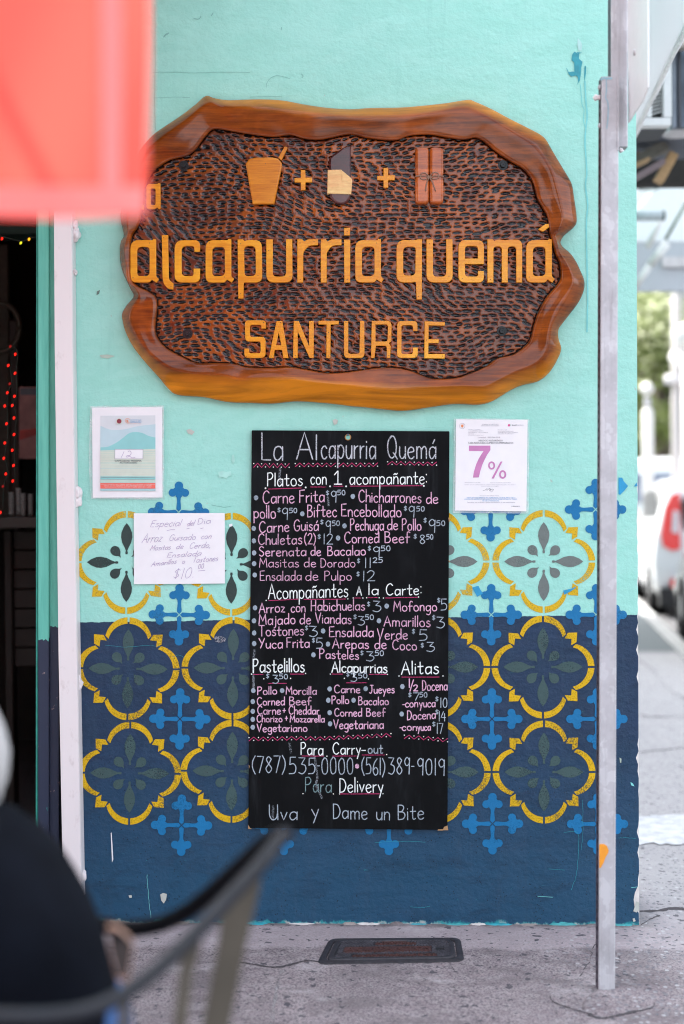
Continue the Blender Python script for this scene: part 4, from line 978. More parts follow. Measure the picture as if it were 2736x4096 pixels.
# ------------------------------------------------------------------ hand lettering (stroke alphabet)
# S = smooth stroke, L = straight stroke; cap height 1, x height about .52
GL = {
'a': ('.42', 'S .40,.42 .28,.52 .10,.47 .03,.25 .09,.04 .22,0 .38,.16|L .41,.52 .41,0'),
'b': ('.41', 'L .03,1 .03,0|S .03,.36 .18,.52 .36,.44 .40,.25 .34,.05 .18,0 .03,.12'),
'c': ('.36', 'S .36,.43 .23,.53 .06,.42 .02,.24 .10,.04 .24,-.01 .37,.08'),
'd': ('.42', 'S .40,.42 .28,.52 .10,.47 .03,.25 .09,.04 .22,0 .38,.16|L .41,1 .41,0'),
'e': ('.38', 'S .03,.26 .20,.29 .36,.34 .32,.48 .18,.53 .05,.42 .02,.22 .10,.03 .24,-.01 .38,.08'),
'f': ('.32', 'S .34,.92 .24,1.0 .14,.92 .12,.7 .12,0|L 0,.5 .32,.52'),
'g': ('.42', 'S .40,.42 .28,.52 .10,.47 .03,.25 .09,.06 .22,.02 .38,.16|S .41,.52 .41,0 .39,-.24 .26,-.36 .08,-.28'),
'h': ('.38', 'L .03,1 .03,0|S .03,.32 .13,.5 .27,.52 .36,.38 .37,0'),
'i': ('.06', 'L .03,.52 .03,0|L .03,.70 .03,.73'),
'j': ('.16', 'S .14,.52 .14,0 .11,-.24 0,-.34|L .14,.70 .14,.73'),
'l': ('.06', 'L .03,1 .03,0'),
'm': ('.62', 'L .03,.52 .03,0|S .03,.34 .12,.5 .22,.52 .30,.4 .31,0|S .31,.34 .40,.5 .50,.52 .59,.4 .60,0'),
'n': ('.38', 'L .03,.52 .03,0|S .03,.32 .13,.5 .27,.52 .36,.38 .37,0'),
'o': ('.42', 'S .22,.52 .07,.46 .02,.26 .09,.05 .22,0 .37,.07 .41,.27 .34,.46 .22,.52 .16,.50'),
'p': ('.41', 'L .03,.52 .03,-.40|S .03,.36 .18,.52 .36,.44 .40,.25 .34,.05 .18,0 .03,.12'),
'r': ('.26', 'L .03,.52 .03,0|S .03,.32 .12,.46 .26,.51'),
's': ('.32', 'S .30,.46 .18,.53 .06,.46 .08,.34 .22,.26 .32,.16 .26,.03 .12,-.01 .01,.07'),
't': ('.34', 'S .16,.86 .16,.4 .17,.06 .26,0 .34,.05|L 0,.52 .34,.54'),
'u': ('.38', 'S .03,.52 .03,.18 .12,.01 .26,.03 .37,.2|L .38,.52 .38,0'),
'v': ('.34', 'L 0,.52 .17,0 .34,.52'), 'y': ('.36', 'L 0,.52 .19,.06|L .36,.52 .10,-.40'),
'z': ('.34', 'L .02,.5 .32,.5 .02,0 .34,0'), 'x': ('.34', 'L 0,.5 .34,0|L .34,.5 0,0'),
'A': ('.54', 'L 0,0 .27,1 .54,0|L .1,.36 .45,.36'), 'B': ('.46', 'L .04,1 .04,0|S .04,.99 .3,.96 .38,.78 .26,.57 .06,.53|S .06,.53 .34,.5 .45,.28 .34,.04 .04,0'),
'C': ('.52', 'S .50,.84 .34,1 .12,.86 .03,.5 .12,.12 .32,0 .52,.14'), 'D': ('.50', 'L .05,1 .05,0|S .05,1 .34,.92 .49,.5 .34,.1 .05,0'),
'E': ('.44', 'L .42,1 .04,.97 .04,0 .44,.02|L .04,.52 .36,.53'), 'F': ('.42', 'L .42,1 .04,.97 .04,0|L .04,.52 .34,.54'),
'G': ('.54', 'S .50,.84 .34,1 .12,.86 .03,.5 .12,.12 .32,0 .50,.14 .52,.42|L .30,.44 .54,.44'), 'H': ('.48', 'L .04,1 .04,0|L .44,1 .44,0|L .04,.5 .44,.52'),
'J': ('.40', 'S .30,1 .30,.3 .18,0 .02,.12|L .12,1 .44,1'), 'L': ('.40', 'L .05,1 .05,0 .42,.01'),
'M': ('.62', 'L 0,0 .08,1 .32,.3 .54,1 .62,0'), 'P': ('.44', 'L .04,1 .04,0|S .04,.98 .30,1 .43,.78 .30,.54 .05,.48'),
'Q': ('.58', 'S .28,1 .08,.8 .02,.45 .12,.1 .30,0 .50,.2 .54,.6 .42,.94 .28,1 .2,.96|L .36,.26 .60,-.04'),
'S': ('.40', 'S .38,.86 .22,1 .05,.84 .10,.6 .30,.44 .38,.2 .22,0 .02,.12'), 'T': ('.48', 'L 0,1 .48,1|L .24,1 .24,0'),
'U': ('.50', 'S .03,1 .04,.3 .20,0 .40,.12 .46,.5|L .47,1 .48,0'), 'V': ('.48', 'L 0,1 .24,0 .48,1'), 'Y': ('.46', 'L 0,1 .22,.52|L .46,1 .12,0'),
'0': ('.40', 'S .20,1 .05,.8 .02,.45 .08,.1 .20,0 .34,.12 .38,.5 .33,.88 .20,1 .14,.96'), '1': ('.10', 'L .06,1 .05,0'),
'2': ('.42', 'S .02,.80 .18,1 .37,.88 .32,.52 .02,.02|L .02,.02 .42,.02'), '3': ('.42', 'L .03,1 .38,.98 .17,.60|S .17,.60 .38,.5 .41,.22 .24,0 .02,.08'),
'4': ('.42', 'L .22,1 0,.36 .42,.38|L .32,.8 .32,0'), '5': ('.42', 'L .38,1 .07,1 .05,.56|S .05,.56 .26,.62 .40,.4 .32,.08 .02,.02'),
'6': ('.38', 'S .32,1 .1,.7 .02,.28 .16,0 .35,.08 .37,.32 .22,.46 .05,.32'), '7': ('.40', 'L 0,1 .40,1 .14,0'),
'8': ('.40', 'S .36,.85 .2,1 .06,.82 .2,.55 .38,.25 .2,0 .03,.25 .2,.55 .36,.85'), '9': ('.38', 'S .36,.85 .2,1 .04,.78 .14,.52 .33,.62 .37,.95|L .37,.95 .34,0'),
'$': ('.40', 'S .38,.78 .2,.88 .04,.7 .2,.5 .36,.3 .2,.12 .02,.22|L .2,1 .2,0'), '(': ('.20', 'S .20,1.05 .04,.7 .04,.3 .20,-.08'), ')': ('.20', 'S 0,1.05 .16,.7 .16,.3 0,-.12'),
'-': ('.22', 'L 0,.42 .22,.42'), '+': ('.26', 'L 0,.36 .26,.36|L .13,.6 .13,.1'), '/': ('.30', 'L .30,1.05 0,-.02'), ':': ('.08', 'L .04,.68 .04,.72|L .04,.14 .04,.18'),
',': ('.08', 'L .06,.06 .0,-.18'), '.': ('.08', 'L .03,.0 .05,.02'), ' ': ('.26', ''), "'": ('.05', 'L .03,1 .03,.8'),
}
def _acc(base, extra): w, s = GL[base]; return (w, s + '|' + extra)
GL['á'] = _acc('a', 'L .24,.66 .34,.84'); GL['ñ'] = _acc('n', 'S .04,.68 .13,.77 .22,.70 .33,.79'); GL['í'] = ('.10', 'L .03,.52 .03,0|L .03,.66 .12,.82')
def layout(text, rnd, gap=.13):
    """strokes in glyph units plus total advance"""
    out = []; x = 0
    for ch in text:
        w, s = GL.get(ch, GL[' ']); w = float(w); strokes = []
        jy = rnd.uniform(-.02, .02); sc_ = rnd.uniform(.97, 1.04)
        for st in s.split('|'):
            if not st: continue
            pts = [tuple(float(v) for v in q.split(',')) for q in st[2:].split()]
            pts = [(p[0] + rnd.uniform(-.008, .008), p[1] * sc_ + rnd.uniform(-.008, .008) + jy) for p in pts]
            if st[0] == 'S': pts = [tuple(v) for v in crom(pts, 4)]
            elif len(pts) > 1:
                q = []
                for a, b in zip(pts, pts[1:]): q += [a, ((a[0] + b[0]) / 2 + rnd.uniform(-.004, .004), (a[1] + b[1]) / 2)]
                pts = q + [pts[-1]]
            strokes.append([(x + p[0], p[1]) for p in pts])
        out += strokes; x += w + gap
    return out, max(.05, x - gap)
def write(name, text, x0, x1, y, cap, w, m, parent, Y, y1=None, slant=0.0, seed=None, xs=None):
    """letter a word between photo columns x0 and x1 on baseline y (rising to y1)"""
    rnd = random.Random(hash_s(text) + int(x0) if seed is None else seed)
    strokes, adv = layout(text, rnd); y1 = y if y1 is None else y1
    vs, fs = [], []; k = 0
    for s in strokes:
        P = []
        for gx, gy in s:
            u = gx / adv; P.append((x0 + (x1 - x0) * u + slant * gy * cap, y + (y1 - y) * u - gy * cap))
        v, f, k2 = ribbon(P, w, Y, 1.0e-5, len(vs), k); vs += v; fs += f; k = (k + 7) % 60
    return part(name, vs, fs, m, parent)
def hash_s(t): return sum((i + 3) * ord(c) for i, c in enumerate(t))

# ------------------------------------------------------------------ chalkboard
cb = empty('chalkboard', W(1390, 3316), 'tall black chalkboard menu handwritten in white and pink chalk, nailed to the wall', 'chalkboard')
YB = -.014
def board():
    c = [(1007, 1721), (1798, 1725), (1790, 3320), (993, 3312)]
    fr = [W(x, y, YB) for x, y in c]
    bm = bmesh.new(); a = [bm.verts.new(p) for p in fr]; b = [bm.verts.new((p.x, -.003, p.z)) for p in fr]
    bm.faces.new(a); bm.faces.new(b[::-1])
    for i in range(4): bm.faces.new((a[i], b[i], b[(i + 1) % 4], a[(i + 1) % 4]))
    bmesh.ops.recalc_face_normals(bm, faces=bm.faces)
    bmesh.ops.bevel(bm, geom=[e for e in bm.edges], offset=.0012, segments=2, affect='EDGES')
    me = bpy.data.meshes.new('panel'); bm.to_mesh(me); bm.free()
    own(link('panel', me, MT['board']), cb)
    # splintered corners and nicks along the edge
    for pts in ([(1771, 3321), (1776, 3308), (1790, 3302), (1793, 3321)], [(993, 3300), (1000, 3312), (1008, 3316), (993, 3316)], [(1793, 2070), (1799, 2072), (1798, 2090), (1796, 2088)],
                [(1794, 2240), (1799, 2243), (1798, 2252)], [(1752, 3318), (1772, 3317), (1772, 3322), (1750, 3322)], [(995, 3060), (999, 3064), (996, 3075)]):
        flat_px('splinter', pts, YB - .0016, MT['boardwood'], cb)
    # hanging hole showing the wall colour, brass rim and nail
    cx, cy = 1392, 1749
    flat_px('hanging_hole', arcpts(cx, cy, 10.5, 0, 2 * math.pi * .96, 18), YB - .0012, simple('hole_aqua', (0.22, 0.55, 0.48), .6), cb)
    P = [W(cx + 11 * math.cos(a), cy + 11 * math.sin(a), YB - .0018) for a in [i * math.pi / 10 for i in range(21)]]
    tube('hole_rim', P, .0014, simple('brass_rim', (0.45, 0.22, 0.06), .4, .3), cb, 6)
    tube('nail', [W(cx, cy - 9, YB - .001), W(cx, cy - 10, YB - .010)], [.0022, .0034], simple('nail_steel', (0.10, 0.13, 0.18), .35, .6), cb, 8)
board()
YT = YB - .0007
CA = lambda x, y: (980 + x / 1.8667, 1700 + y / 1.8667)
CBf = lambda x, y: (980 + x / 1.8667, 2300 + y / 1.8667)
CC = lambda x, y: (980 + x / 1.8667, 2850 + y / 1.8667)
K = 1 / 1.8667
def chalkw(F, text, x0, x1, y, cap, w, m, y1=None):
    a = F(x0, y); b = F(x1, y if y1 is None else y1)
    write('chalk_word', text, a[0], b[0], a[1], cap * K, w * K, MT[m], cb, YT, b[1])
def disc(F, x, y, r=18, m='ch_disc'):
    c = F(x, y); rnd = random.Random(int(x + y))
    P = [(c[0] + (r * K) * .92 * math.cos(a) * rnd.uniform(.95, 1.05), c[1] + r * K * 1.05 * math.sin(a) * rnd.uniform(.95, 1.05)) for a in [i * math.pi / 9 for i in range(18)]]
    vs = [W(px, py, YT - .0002) for px, py in P]; part('chalk_dot', vs, [tuple(range(17, -1, -1))], MT[m], cb)
def line(F, x0, x1, y0, y1=None, m='ch_rose', w=5):
    a = F(x0, y0); b = F(x1, y0 if y1 is None else y1); n = 6; rnd = random.Random(int(x0 + y0))
    P = [(a[0] + (b[0] - a[0]) * i / n, a[1] + (b[1] - a[1]) * i / n + rnd.uniform(-.4, .4)) for i in range(n + 1)]
    vs, fs, _ = ribbon(P, w * K, YT - .0001); part('chalk_underline', vs, fs, MT[m], cb)
def dots(F, pts, r=5.5):
    vs, fs = [], []
    for x, y in pts:
        c = F(x, y); b = len(vs)
        for k in range(8): vs.append(W(c[0] + r * K * math.cos(k * math.pi / 4), c[1] + r * K * math.sin(k * math.pi / 4), YT - .0009))
        fs.append(tuple(range(b + 7, b - 1, -1)))
    o = part('chalk_speck', vs, fs, MT['ch_white'], cb); o['kind'] = 'stuff'
def zig(F, x0, x1, ys, amp, n, m='ch_rose', w=5.5):
    P = []; D = []
    for i in range(n + 1):
        u = i / n; x = x0 + (x1 - x0) * u; y = float(np.interp(u, np.linspace(0, 1, len(ys)), ys)); s = 1 if i % 2 == 0 else -1
        P.append(F(x, y + s * amp)); D.append((x, y - s * amp * .75))
    vs, fs, _ = ribbon(P, w * K, YT - .0001); part('chalk_zigzag', vs, fs, MT[m], cb); dots(F, D, 4.6)
def price(F, xd, yd, main, x0, x1, yb, cap, small=None, sx0=0, sx1=0, sy=0, scap=36):
    chalkw(F, '$', xd, xd + 22, yd, 36, 6, 'ch_disc'); chalkw(F, main, x0, x1, yb, cap, 6.5, 'ch_grey')
    if small: chalkw(F, small, sx0, sx1, sy, scap, 6.5, 'ch_grey')
def words(F, items, cap, w, m):
    for it in items:
        chalkw(F, it[0], it[1], it[2], it[3], it[5] if len(it) > 5 else cap, w, m, it[4] if len(it) > 4 and it[4] is not None else None)
# heading
words(CA, [('La', 118, 283, 260, 262, 195)], 195, 10, 'ch_faint')
chalkw(CA, 'A', 385, 503, 258, 195, 10, 'ch_faint'); chalkw(CA, 'l', 528, 540, 258, 190, 10, 'ch_faint'); chalkw(CA, 'capurria', 568, 975, 250, 180, 9.5, 'ch_faint')
chalkw(CA, 'Quemá', 1062, 1425, 248, 165, 9, 'ch_faint')
zig(CA, 65, 330, [300, 304], 16, 9); zig(CA, 375, 675, [298], 14, 9); zig(CA, 702, 990, [297], 14, 9); zig(CA, 1065, 1430, [284, 290], 13, 11)
words(CA, [('Platos', 165, 428, 458, 452), ('con', 490, 607, 443), ('acompañante:', 780, 1358, 443, 438)], 100, 7.8, 'ch_white')
chalkw(CA, '1', 690, 697, 443, 100, 7.8, 'ch_white'); line(CA, 668, 722, 442, None, 'ch_white', 9); line(CA, 668, 692, 372, 344, 'ch_white', 8)
line(CA, 175, 420, 478, 470); line(CA, 490, 605, 463); line(CA, 662, 732, 457); line(CA, 785, 1325, 457, 453)
dots(CA, [(153, 472), (453, 466), (635, 458), (755, 458), (1335, 455)], 7)
PW = 7.7
words(CA, [('Carne', 132, 366, 586, 580), ('Frita', 405, 592, 578, 574), ('Chicharrones', 848, 1315, 575, 582)], 92, PW, 'ch_pink'); chalkw(CA, 'de', 1352, 1440, 586, 84, 8, 'ch_pink')
words(CA, [('pollo', 65, 228, 695), ('Biftec', 465, 683, 688, 684), ('Encebollado', 718, 1167, 680, 688)], 92, PW, 'ch_pink')
words(CA, [('Carne', 105, 328, 804, 796), ('Guisá', 365, 548, 792, 786), ('Pechuga', 785, 1035, 786), ('de', 1062, 1140, 782), ('Pollo', 1172, 1315, 786)], 84, PW, 'ch_pink')
words(CA, [('Chuletas', 98, 425, 893, 888), ('(2)', 443, 528, 890), ('Corned', 742, 1000, 883, 878), ('Beef', 1042, 1230, 880)], 80, PW, 'ch_pink')
words(CA, [('Serenata', 105, 455, 980, 976), ('de', 490, 565, 975), ('Bacalao', 615, 900, 975, 972)], 72, PW, 'ch_pink')
words(CA, [('Masitas', 108, 400, 1062, 1060), ('de', 440, 528, 1060), ('Dorado', 563, 822, 1062)], 68, PW - 2, 'ch_pink')
words(CBf, [('Ensalada', 110, 420, 42, 40), ('de', 450, 545, 40), ('Pulpo', 592, 795, 41)], 72, PW - 2, 'ch_pink')
for x, y in ((82, 543), (805, 533), (428, 663), (65, 772), (743, 753), (66, 865), (695, 844), (68, 955), (68, 1035)): disc(CA, x, y)
disc(CBf, 73, 0)
price(CA, 605, 525, '9', 640, 682, 578, 86, '50', 690, 748, 522); price(CA, 243, 652, '9', 275, 320, 708, 88, '50', 330, 388, 656)
price(CA, 1187, 640, '9', 1220, 1265, 690, 82, '50', 1280, 1340, 644); price(CA, 563, 742, '9', 600, 640, 804, 90, '50', 650, 706, 752)
price(CA, 1334, 730, '9', 1370, 1420, 804, 98, '50', 1430, 1493, 752, 38); price(CA, 543, 850, '12', 585, 655, 890, 76)
price(CA, 1260, 850, '8', 1303, 1345, 888, 66, '50', 1355, 1404, 854); price(CA, 918, 940, '9', 955, 1005, 985, 76, '50', 1015, 1085, 940)
price(CA, 837, 1032, '11', 893, 940, 1065, 75, '25', 955, 1028, 1028, 38); price(CBf, 833, 10, '12', 878, 970, 45, 78)
words(CBf, [('Acompañantes', 175, 768, 180, 164, 112), ('A', 833, 870, 150, None, 66), ('la', 922, 995, 148, None, 78), ('Carte:', 1052, 1318, 152, 146, 84)], 100, 7.8, 'ch_white')
line(CBf, 178, 405, 191, 180); line(CBf, 440, 752, 182, 180); line(CBf, 818, 866, 172); line(CBf, 918, 988, 169); line(CBf, 1048, 1290, 172, 166)
dots(CBf, [(158, 190), (768, 178), (808, 172), (880, 172), (908, 170), (1002, 170), (1034, 172), (1296, 164)], 5)
words(CBf, [('Arroz', 105, 297, 284, 276), ('con', 343, 450, 278, 274), ('Habichuelas', 492, 893, 268, 262), ('Mofongo', 1110, 1432, 270, 268)], 76, PW, 'ch_pink')
words(CBf, [('Majado', 105, 375, 370, 366), ('de', 408, 490, 364), ('Viandas', 527, 793, 360, 364), ('Amarillos', 1038, 1382, 380, 386)], 78, PW, 'ch_pink')
words(CBf, [('Tostones', 105, 438, 455, 448), ('Ensalada', 628, 958, 462, 460), ('Verde', 988, 1213, 480, 480)], 78, PW, 'ch_pink')
words(CBf, [('Yuca', 105, 280, 546), ('Frita', 310, 480, 542), ('Arepas', 653, 923, 548, 548), ('de', 967, 1055, 550), ('Coco', 1100, 1282, 558, 562)], 74, PW, 'ch_pink')
words(CBf, [('Pasteles', 555, 848, 622, 630)], 70, PW, 'ch_pink')
for x, y in ((75, 245), (1058, 232), (67, 342), (1000, 342), (68, 433), (583, 418), (68, 512), (620, 516), (511, 596), (62, 863), (277, 863), (58, 945), (58, 1018), (58, 1078), (632, 851), (901, 849), (622, 935), (811, 935), (632, 1028), (1175, 833), (1170, 1038)): disc(CBf, x, y)
price(CBf, 912, 236, '3', 953, 1015, 275, 76); price(CBf, 1436, 208, '5', 1462, 1508, 262, 86); price(CBf, 811, 330, '3', 843, 892, 375, 66, '50', 897, 960, 334)
price(CBf, 1398, 336, '3', 1430, 1488, 394, 82); price(CBf, 449, 412, '3', 478, 540, 458, 76); price(CBf, 1247, 440, '5', 1298, 1363, 490, 82)
price(CBf, 500, 506, '5', 530, 580, 548, 78); price(CBf, 1313, 544, '3', 1355, 1415, 572, 68); price(CBf, 862, 600, '3', 905, 962, 643, 68, '50', 970, 1035, 602)
words(CBf, [('Pastelillos', 58, 442, 728, 722, 102), ('Alcapurrias', 648, 1060, 726, 730, 82), ('Alitas', 1168, 1445, 742, 736, 98)], 98, 9, 'ch_white')
line(CBf, 62, 135, 742); line(CBf, 338, 440, 740); line(CBf, 650, 730, 740); line(CBf, 928, 1065, 742); line(CBf, 1170, 1450, 762); line(CBf, 175, 310, 809); line(CBf, 757, 910, 805)
dots(CBf, [(48, 740), (452, 735), (140, 775), (340, 772), (637, 740), (742, 772), (922, 776), (1150, 754), (1478, 754), (1064, 742)], 5)
price(CBf, 158, 772, '3', 205, 250, 808, 62, '50', 256, 318, 776); price(CBf, 757, 760, '3', 788, 835, 795, 60, '50', 845, 912, 770); price(CBf, 1220, 912, '7', 1258, 1300, 935, 54, '50', 1303, 1360, 912)
chalkw(CBf, '1', 1225, 1229, 840, 62, 9, 'ch_pink'); chalkw(CBf, '/', 1232, 1258, 866, 80, 8, 'ch_pink'); chalkw(CBf, '2', 1258, 1290, 866, 46, 9, 'ch_pink')
words(CBf, [('Docena', 1322, 1510, 862, 860, 76), ('con', 1197, 1290, 988, 984, 62), ('yuca', 1302, 1420, 985, 984, 62), ('Docena', 1210, 1422, 1082, 1072, 68)], 70, PW, 'ch_pink')
line(CBf, 1176, 1192, 968, None, 'ch_pink', 6); price(CBf, 1422, 943, '10', 1458, 1510, 990, 72); price(CBf, 1422, 1040, '14', 1446, 1498, 1090, 72)
words(CBf, [('Pollo', 92, 237, 895, 890), ('Morcilla', 307, 533, 892), ('Corned', 90, 295, 972), ('Beef', 330, 493, 970), ('Carne', 92, 265, 1040), ('+', 283, 302, 1032), ('Cheddar', 327, 553, 1040),
            ('Chorizo', 88, 277, 1098, 1096, 52), ('+', 300, 318, 1092), ('Mozzarella', 337, 593, 1098, 1098, 52), ('Carne', 666, 858, 880), ('Jueyes', 928, 1115, 884, 880), ('Pollo', 647, 775, 962), ('Bacalao', 846, 1072, 970),
            ('Corned', 668, 872, 1055), ('Beef', 905, 1047, 1055)], 60, 7.6, 'ch_pink')
words(CC, [('Vegetariano', 90, 463, 144, 142), ('Vegetariana', 662, 1033, 122, 120, 68), ('con', 1172, 1282, 134), ('yuca', 1288, 1385, 134)], 58, 7.8, 'ch_pink')
disc(CC, 58, 110); disc(CC, 635, 84); line(CC, 1156, 1170, 114, None, 'ch_pink', 6); price(CC, 1399, 104, '17', 1432, 1478, 158, 78)
zig(CC, 30, 1090, [198, 196, 192, 194, 186, 178, 168], 14, 30); zig(CC, 1190, 1513, [180, 192, 208], 14, 9)
words(CC, [('Para', 415, 583, 316, 318, 92), ('Carry', 655, 862, 310, 312, 88)], 92, 7.8, 'ch_white'); line(CC, 872, 900, 283, 283, 'ch_white', 8); words(CC, [('out', 918, 1028, 304, 306, 70)], 70, 8, 'ch_grey')
line(CC, 425, 588, 325); line(CC, 655, 840, 325); line(CC, 873, 1040, 317); dots(CC, [(612, 326), (1058, 314)], 5)
words(CC, [('(787)', 52, 302, 450), ('535', 328, 525, 460), ('0000', 572, 808, 460), ('(561)', 870, 1046, 462, 468), ('389', 1070, 1230, 460), ('9019', 1285, 1490, 466, 470)], 122, 7.5, 'ch_grey')
line(CC, 540, 556, 398, None, 'ch_grey', 7); line(CC, 1243, 1262, 402, None, 'ch_grey', 7); disc(CC, 837, 401, 17, 'ch_pink')
words(CC, [('Para', 448, 645, 592, 596)], 108, 7, 'ch_dim'); words(CC, [('Delivery', 703, 1030, 596, 594)], 106, 7.8, 'ch_white'); line(CC, 712, 1005, 608, 608); dots(CC, [(660, 608), (706, 608), (1030, 606), (433, 606)], 4.5)
words(CC, [('Uva', 178, 390, 802, 802), ('y', 498, 548, 782), ('Dame', 655, 912, 792, 796), ('un', 980, 1080, 800, 804), ('Bite', 1140, 1335, 802, 796)], 110, 7.5, 'ch_grey')
# faint dribbles left by a wet cloth
for P in ([CC(520, 330), CC(540, 480), CC(532, 540), CC(575, 640)], [CC(210, 700), CC(206, 800)], [CC(330, 230), CC(345, 300)], [CA(262, 330), CA(258, 400), CA(275, 450)], [CA(618, 540), CA(624, 600)], [CBf(70, 560), CBf(62, 700), CBf(66, 860)]):
    MT.setdefault('smear', chalk('chalk_smear', (0.20, 0.22, 0.24), .0, .68)); strip_px('chalk_smear', crom(P, 6), 9, YT + .0003, MT['smear'], cb)

# ------------------------------------------------------------------ printed notices
PR = []
def print_text(txt, rect, Y, m, parent, name='printed_line', italic=False):
    PR.append((txt, rect, Y, m, parent, name, italic))
def flush_prints():
    obs = []
    for txt, rect, Y, m, parent, name, it in PR:
        cu = bpy.data.curves.new(name, 'FONT'); cu.body = txt; cu.resolution_u = 2; cu.size = 1; cu.align_x = 'CENTER'
        if it: cu.offset = .012
        o = bpy.data.objects.new(name, cu); COL.objects.link(o); obs.append(o)
    bpy.context.view_layer.update(); dg = bpy.context.evaluated_depsgraph_get()
    for o, (txt, (x0, y0, x1, y1), Y, m, parent, name, it) in zip(obs, PR):
        me = bpy.data.meshes.new_from_object(o.evaluated_get(dg)); bpy.data.objects.remove(o)
        if not me.vertices: continue
        a = [v.co.x for v in me.vertices]; b = [v.co.y for v in me.vertices]; ax, bx, ay, by = min(a), max(a), min(b), max(b)
        for v in me.vertices:
            v.co = W(x0 + (v.co.x - ax) / (bx - ax) * (x1 - x0), y1 - (v.co.y - ay) / (by - ay) * (y1 - y0), Y)
        me.name = name; me.materials.clear(); own(link(name, me, m), parent)
F1 = lambda x, y: (350 + x / 4.9, 1610 + y / 4.9)
n1 = empty('capacity_notice', W(510, 1993), 'laminated health department capacity notice with teal waves and a handwritten 12', 'notice')
flat_px('film', [F1(55, 70), F1(300, 62), F1(1500, 60), F1(1505, 1560), F1(1508, 1905), F1(70, 1890), F1(30, 1340), F1(28, 1080)], -.0065, MT['film'], n1)
flat_px('sheet', [F1(90, 97), F1(1465, 90), F1(1470, 1862), F1(100, 1865)], -.0075, MT['paper'], n1)
q = lambda nm, pts, m, Y: flat_px(nm, [F1(*p) for p in pts], Y, MT[m], n1)
q('printed_field', [(252, 258), (1330, 252), (1333, 1728), (252, 1728)], 'print_g', -.0082)
def wave(y0, y1, top, m, Y):
    P = crom(top, 6); q('printed_wave', [tuple(p) for p in P] + [(1331, y1), (252, y1)], m, Y)
wave(0, 940, [(252, 455), (420, 525), (560, 540), (760, 520), (980, 465), (1331, 425)], 'print_l', -.0089)
wave(0, 940, [(252, 715), (420, 748), (560, 735), (700, 665), (850, 570), (1000, 528), (1150, 545), (1331, 570)], 'print_l', -.0096)
MT['print_t2'] = simple('pale_teal_print', (0.38, 0.64, 0.66), .5, var=.03)
wave(0, 940, [(252, 880), (400, 865), (560, 790), (700, 690), (820, 600), (950, 578), (1080, 600), (1200, 655), (1331, 685)], 'print_t', -.0103)
q('printed_field', [(252, 942), (1331, 910), (1331, 1450), (252, 1450)], 'print_c', -.0110)
rnd = random.Random(5); y = 960
while y < 1440:
    h = rnd.uniform(3, 9); q('printed_stripe', [(252, y), (1331, y - rnd.uniform(0, 10)), (1331, y + h - 4), (252, y + h)], rnd.choice(['print_s', 'print_s', 'print_t2', 'print_c']), -.0117); y += rnd.uniform(14, 46)
for y0, y1, m in ((1450, 1466, 'print_t'), (1474, 1506, 'print_t'), (1512, 1575, 'print_s'), (1690, 1728, 'print_t2')): q('printed_stripe', [(252, y0), (1331, y0), (1331, y1), (252, y1)], m, -.0117)
q('red_banner', [(250, 1580), (1330, 1578), (1330, 1686), (252, 1687)], 'print_r', -.0117)
q('number_box_border', [(532, 914), (1092, 914), (1090, 1108), (530, 1108)], 'print_n', -.0117); q('number_box', [(541, 923), (1083, 923), (1081, 1100), (539, 1100)], 'paper', -.0124)
stroke12 = lambda P, w: own(mesh('handwritten_digit', *ribbon([F1(*p) for p in crom(P, 5)], w, -.0131)[:2], MT['pen']), n1)
stroke12([(716, 960), (690, 1020), (660, 1078)], 1.5); stroke12([(795, 965), (825, 948), (852, 970), (850, 1010), (805, 1060), (770, 1072), (768, 1050), (800, 1035), (860, 1078), (895, 1085), (935, 1070)], 1.5)
for (cx, cy, r, m) in ((620, 367, 60, 'print_c'), (620, 367, 46, 'print_m')):
    flat_px('seal', [F1(*p) for p in arcpts(cx, cy, r, 0, 6.1, 20)], -.0118 - (.0007 if m == 'print_m' else 0), MT[m], n1)
own(mesh('logo_ring', *ribbon([F1(*p) for p in arcpts(785, 355, 44, .6, 5.9, 18)], 1.6, -.0118)[:2], MT['print_o']), n1)
flat_px('logo_leaf', [F1(*p) for p in [(760, 345), (785, 340), (800, 365), (795, 382), (770, 372)]], -.0125, MT['print_o'], n1)
P1 = lambda txt, x0, y0, x1, y1, m, Y=-.0125: print_text(txt, (*F1(x0, y0), *F1(x1, y1)), Y, MT[m], n1)
P1('SALUD', 840, 352, 1056, 398, 'print_b'); P1('DEPARTAMENTO DE', 842, 330, 1050, 342, 'print_b'); P1('GOBIERNO DE PUERTO RICO', 770, 412, 1050, 422, 'print_o')
P1('CAPACIDAD MÁXIMA', 533, 1120, 1060, 1160, 'print_k'); P1('AUTORIZADA', 630, 1166, 965, 1196, 'print_k')
P1('SI ESTE COMERCIO NO CUMPLE, NOTIFICA A LA LÍNEA CONFIDENCIA', 258, 1594, 1320, 1618, 'whiteprint'); P1('DPTO. SALUD: REPORTA EL INCUMPLIMIENTO DE LA ORDEN', 330, 1622, 1252, 1644, 'whiteprint'); P1('EJECUTIVA AL 787-522-6300 EXTS. 6899, 6840, 6824, 6893', 346, 1650, 1238, 1672, 'whiteprint')
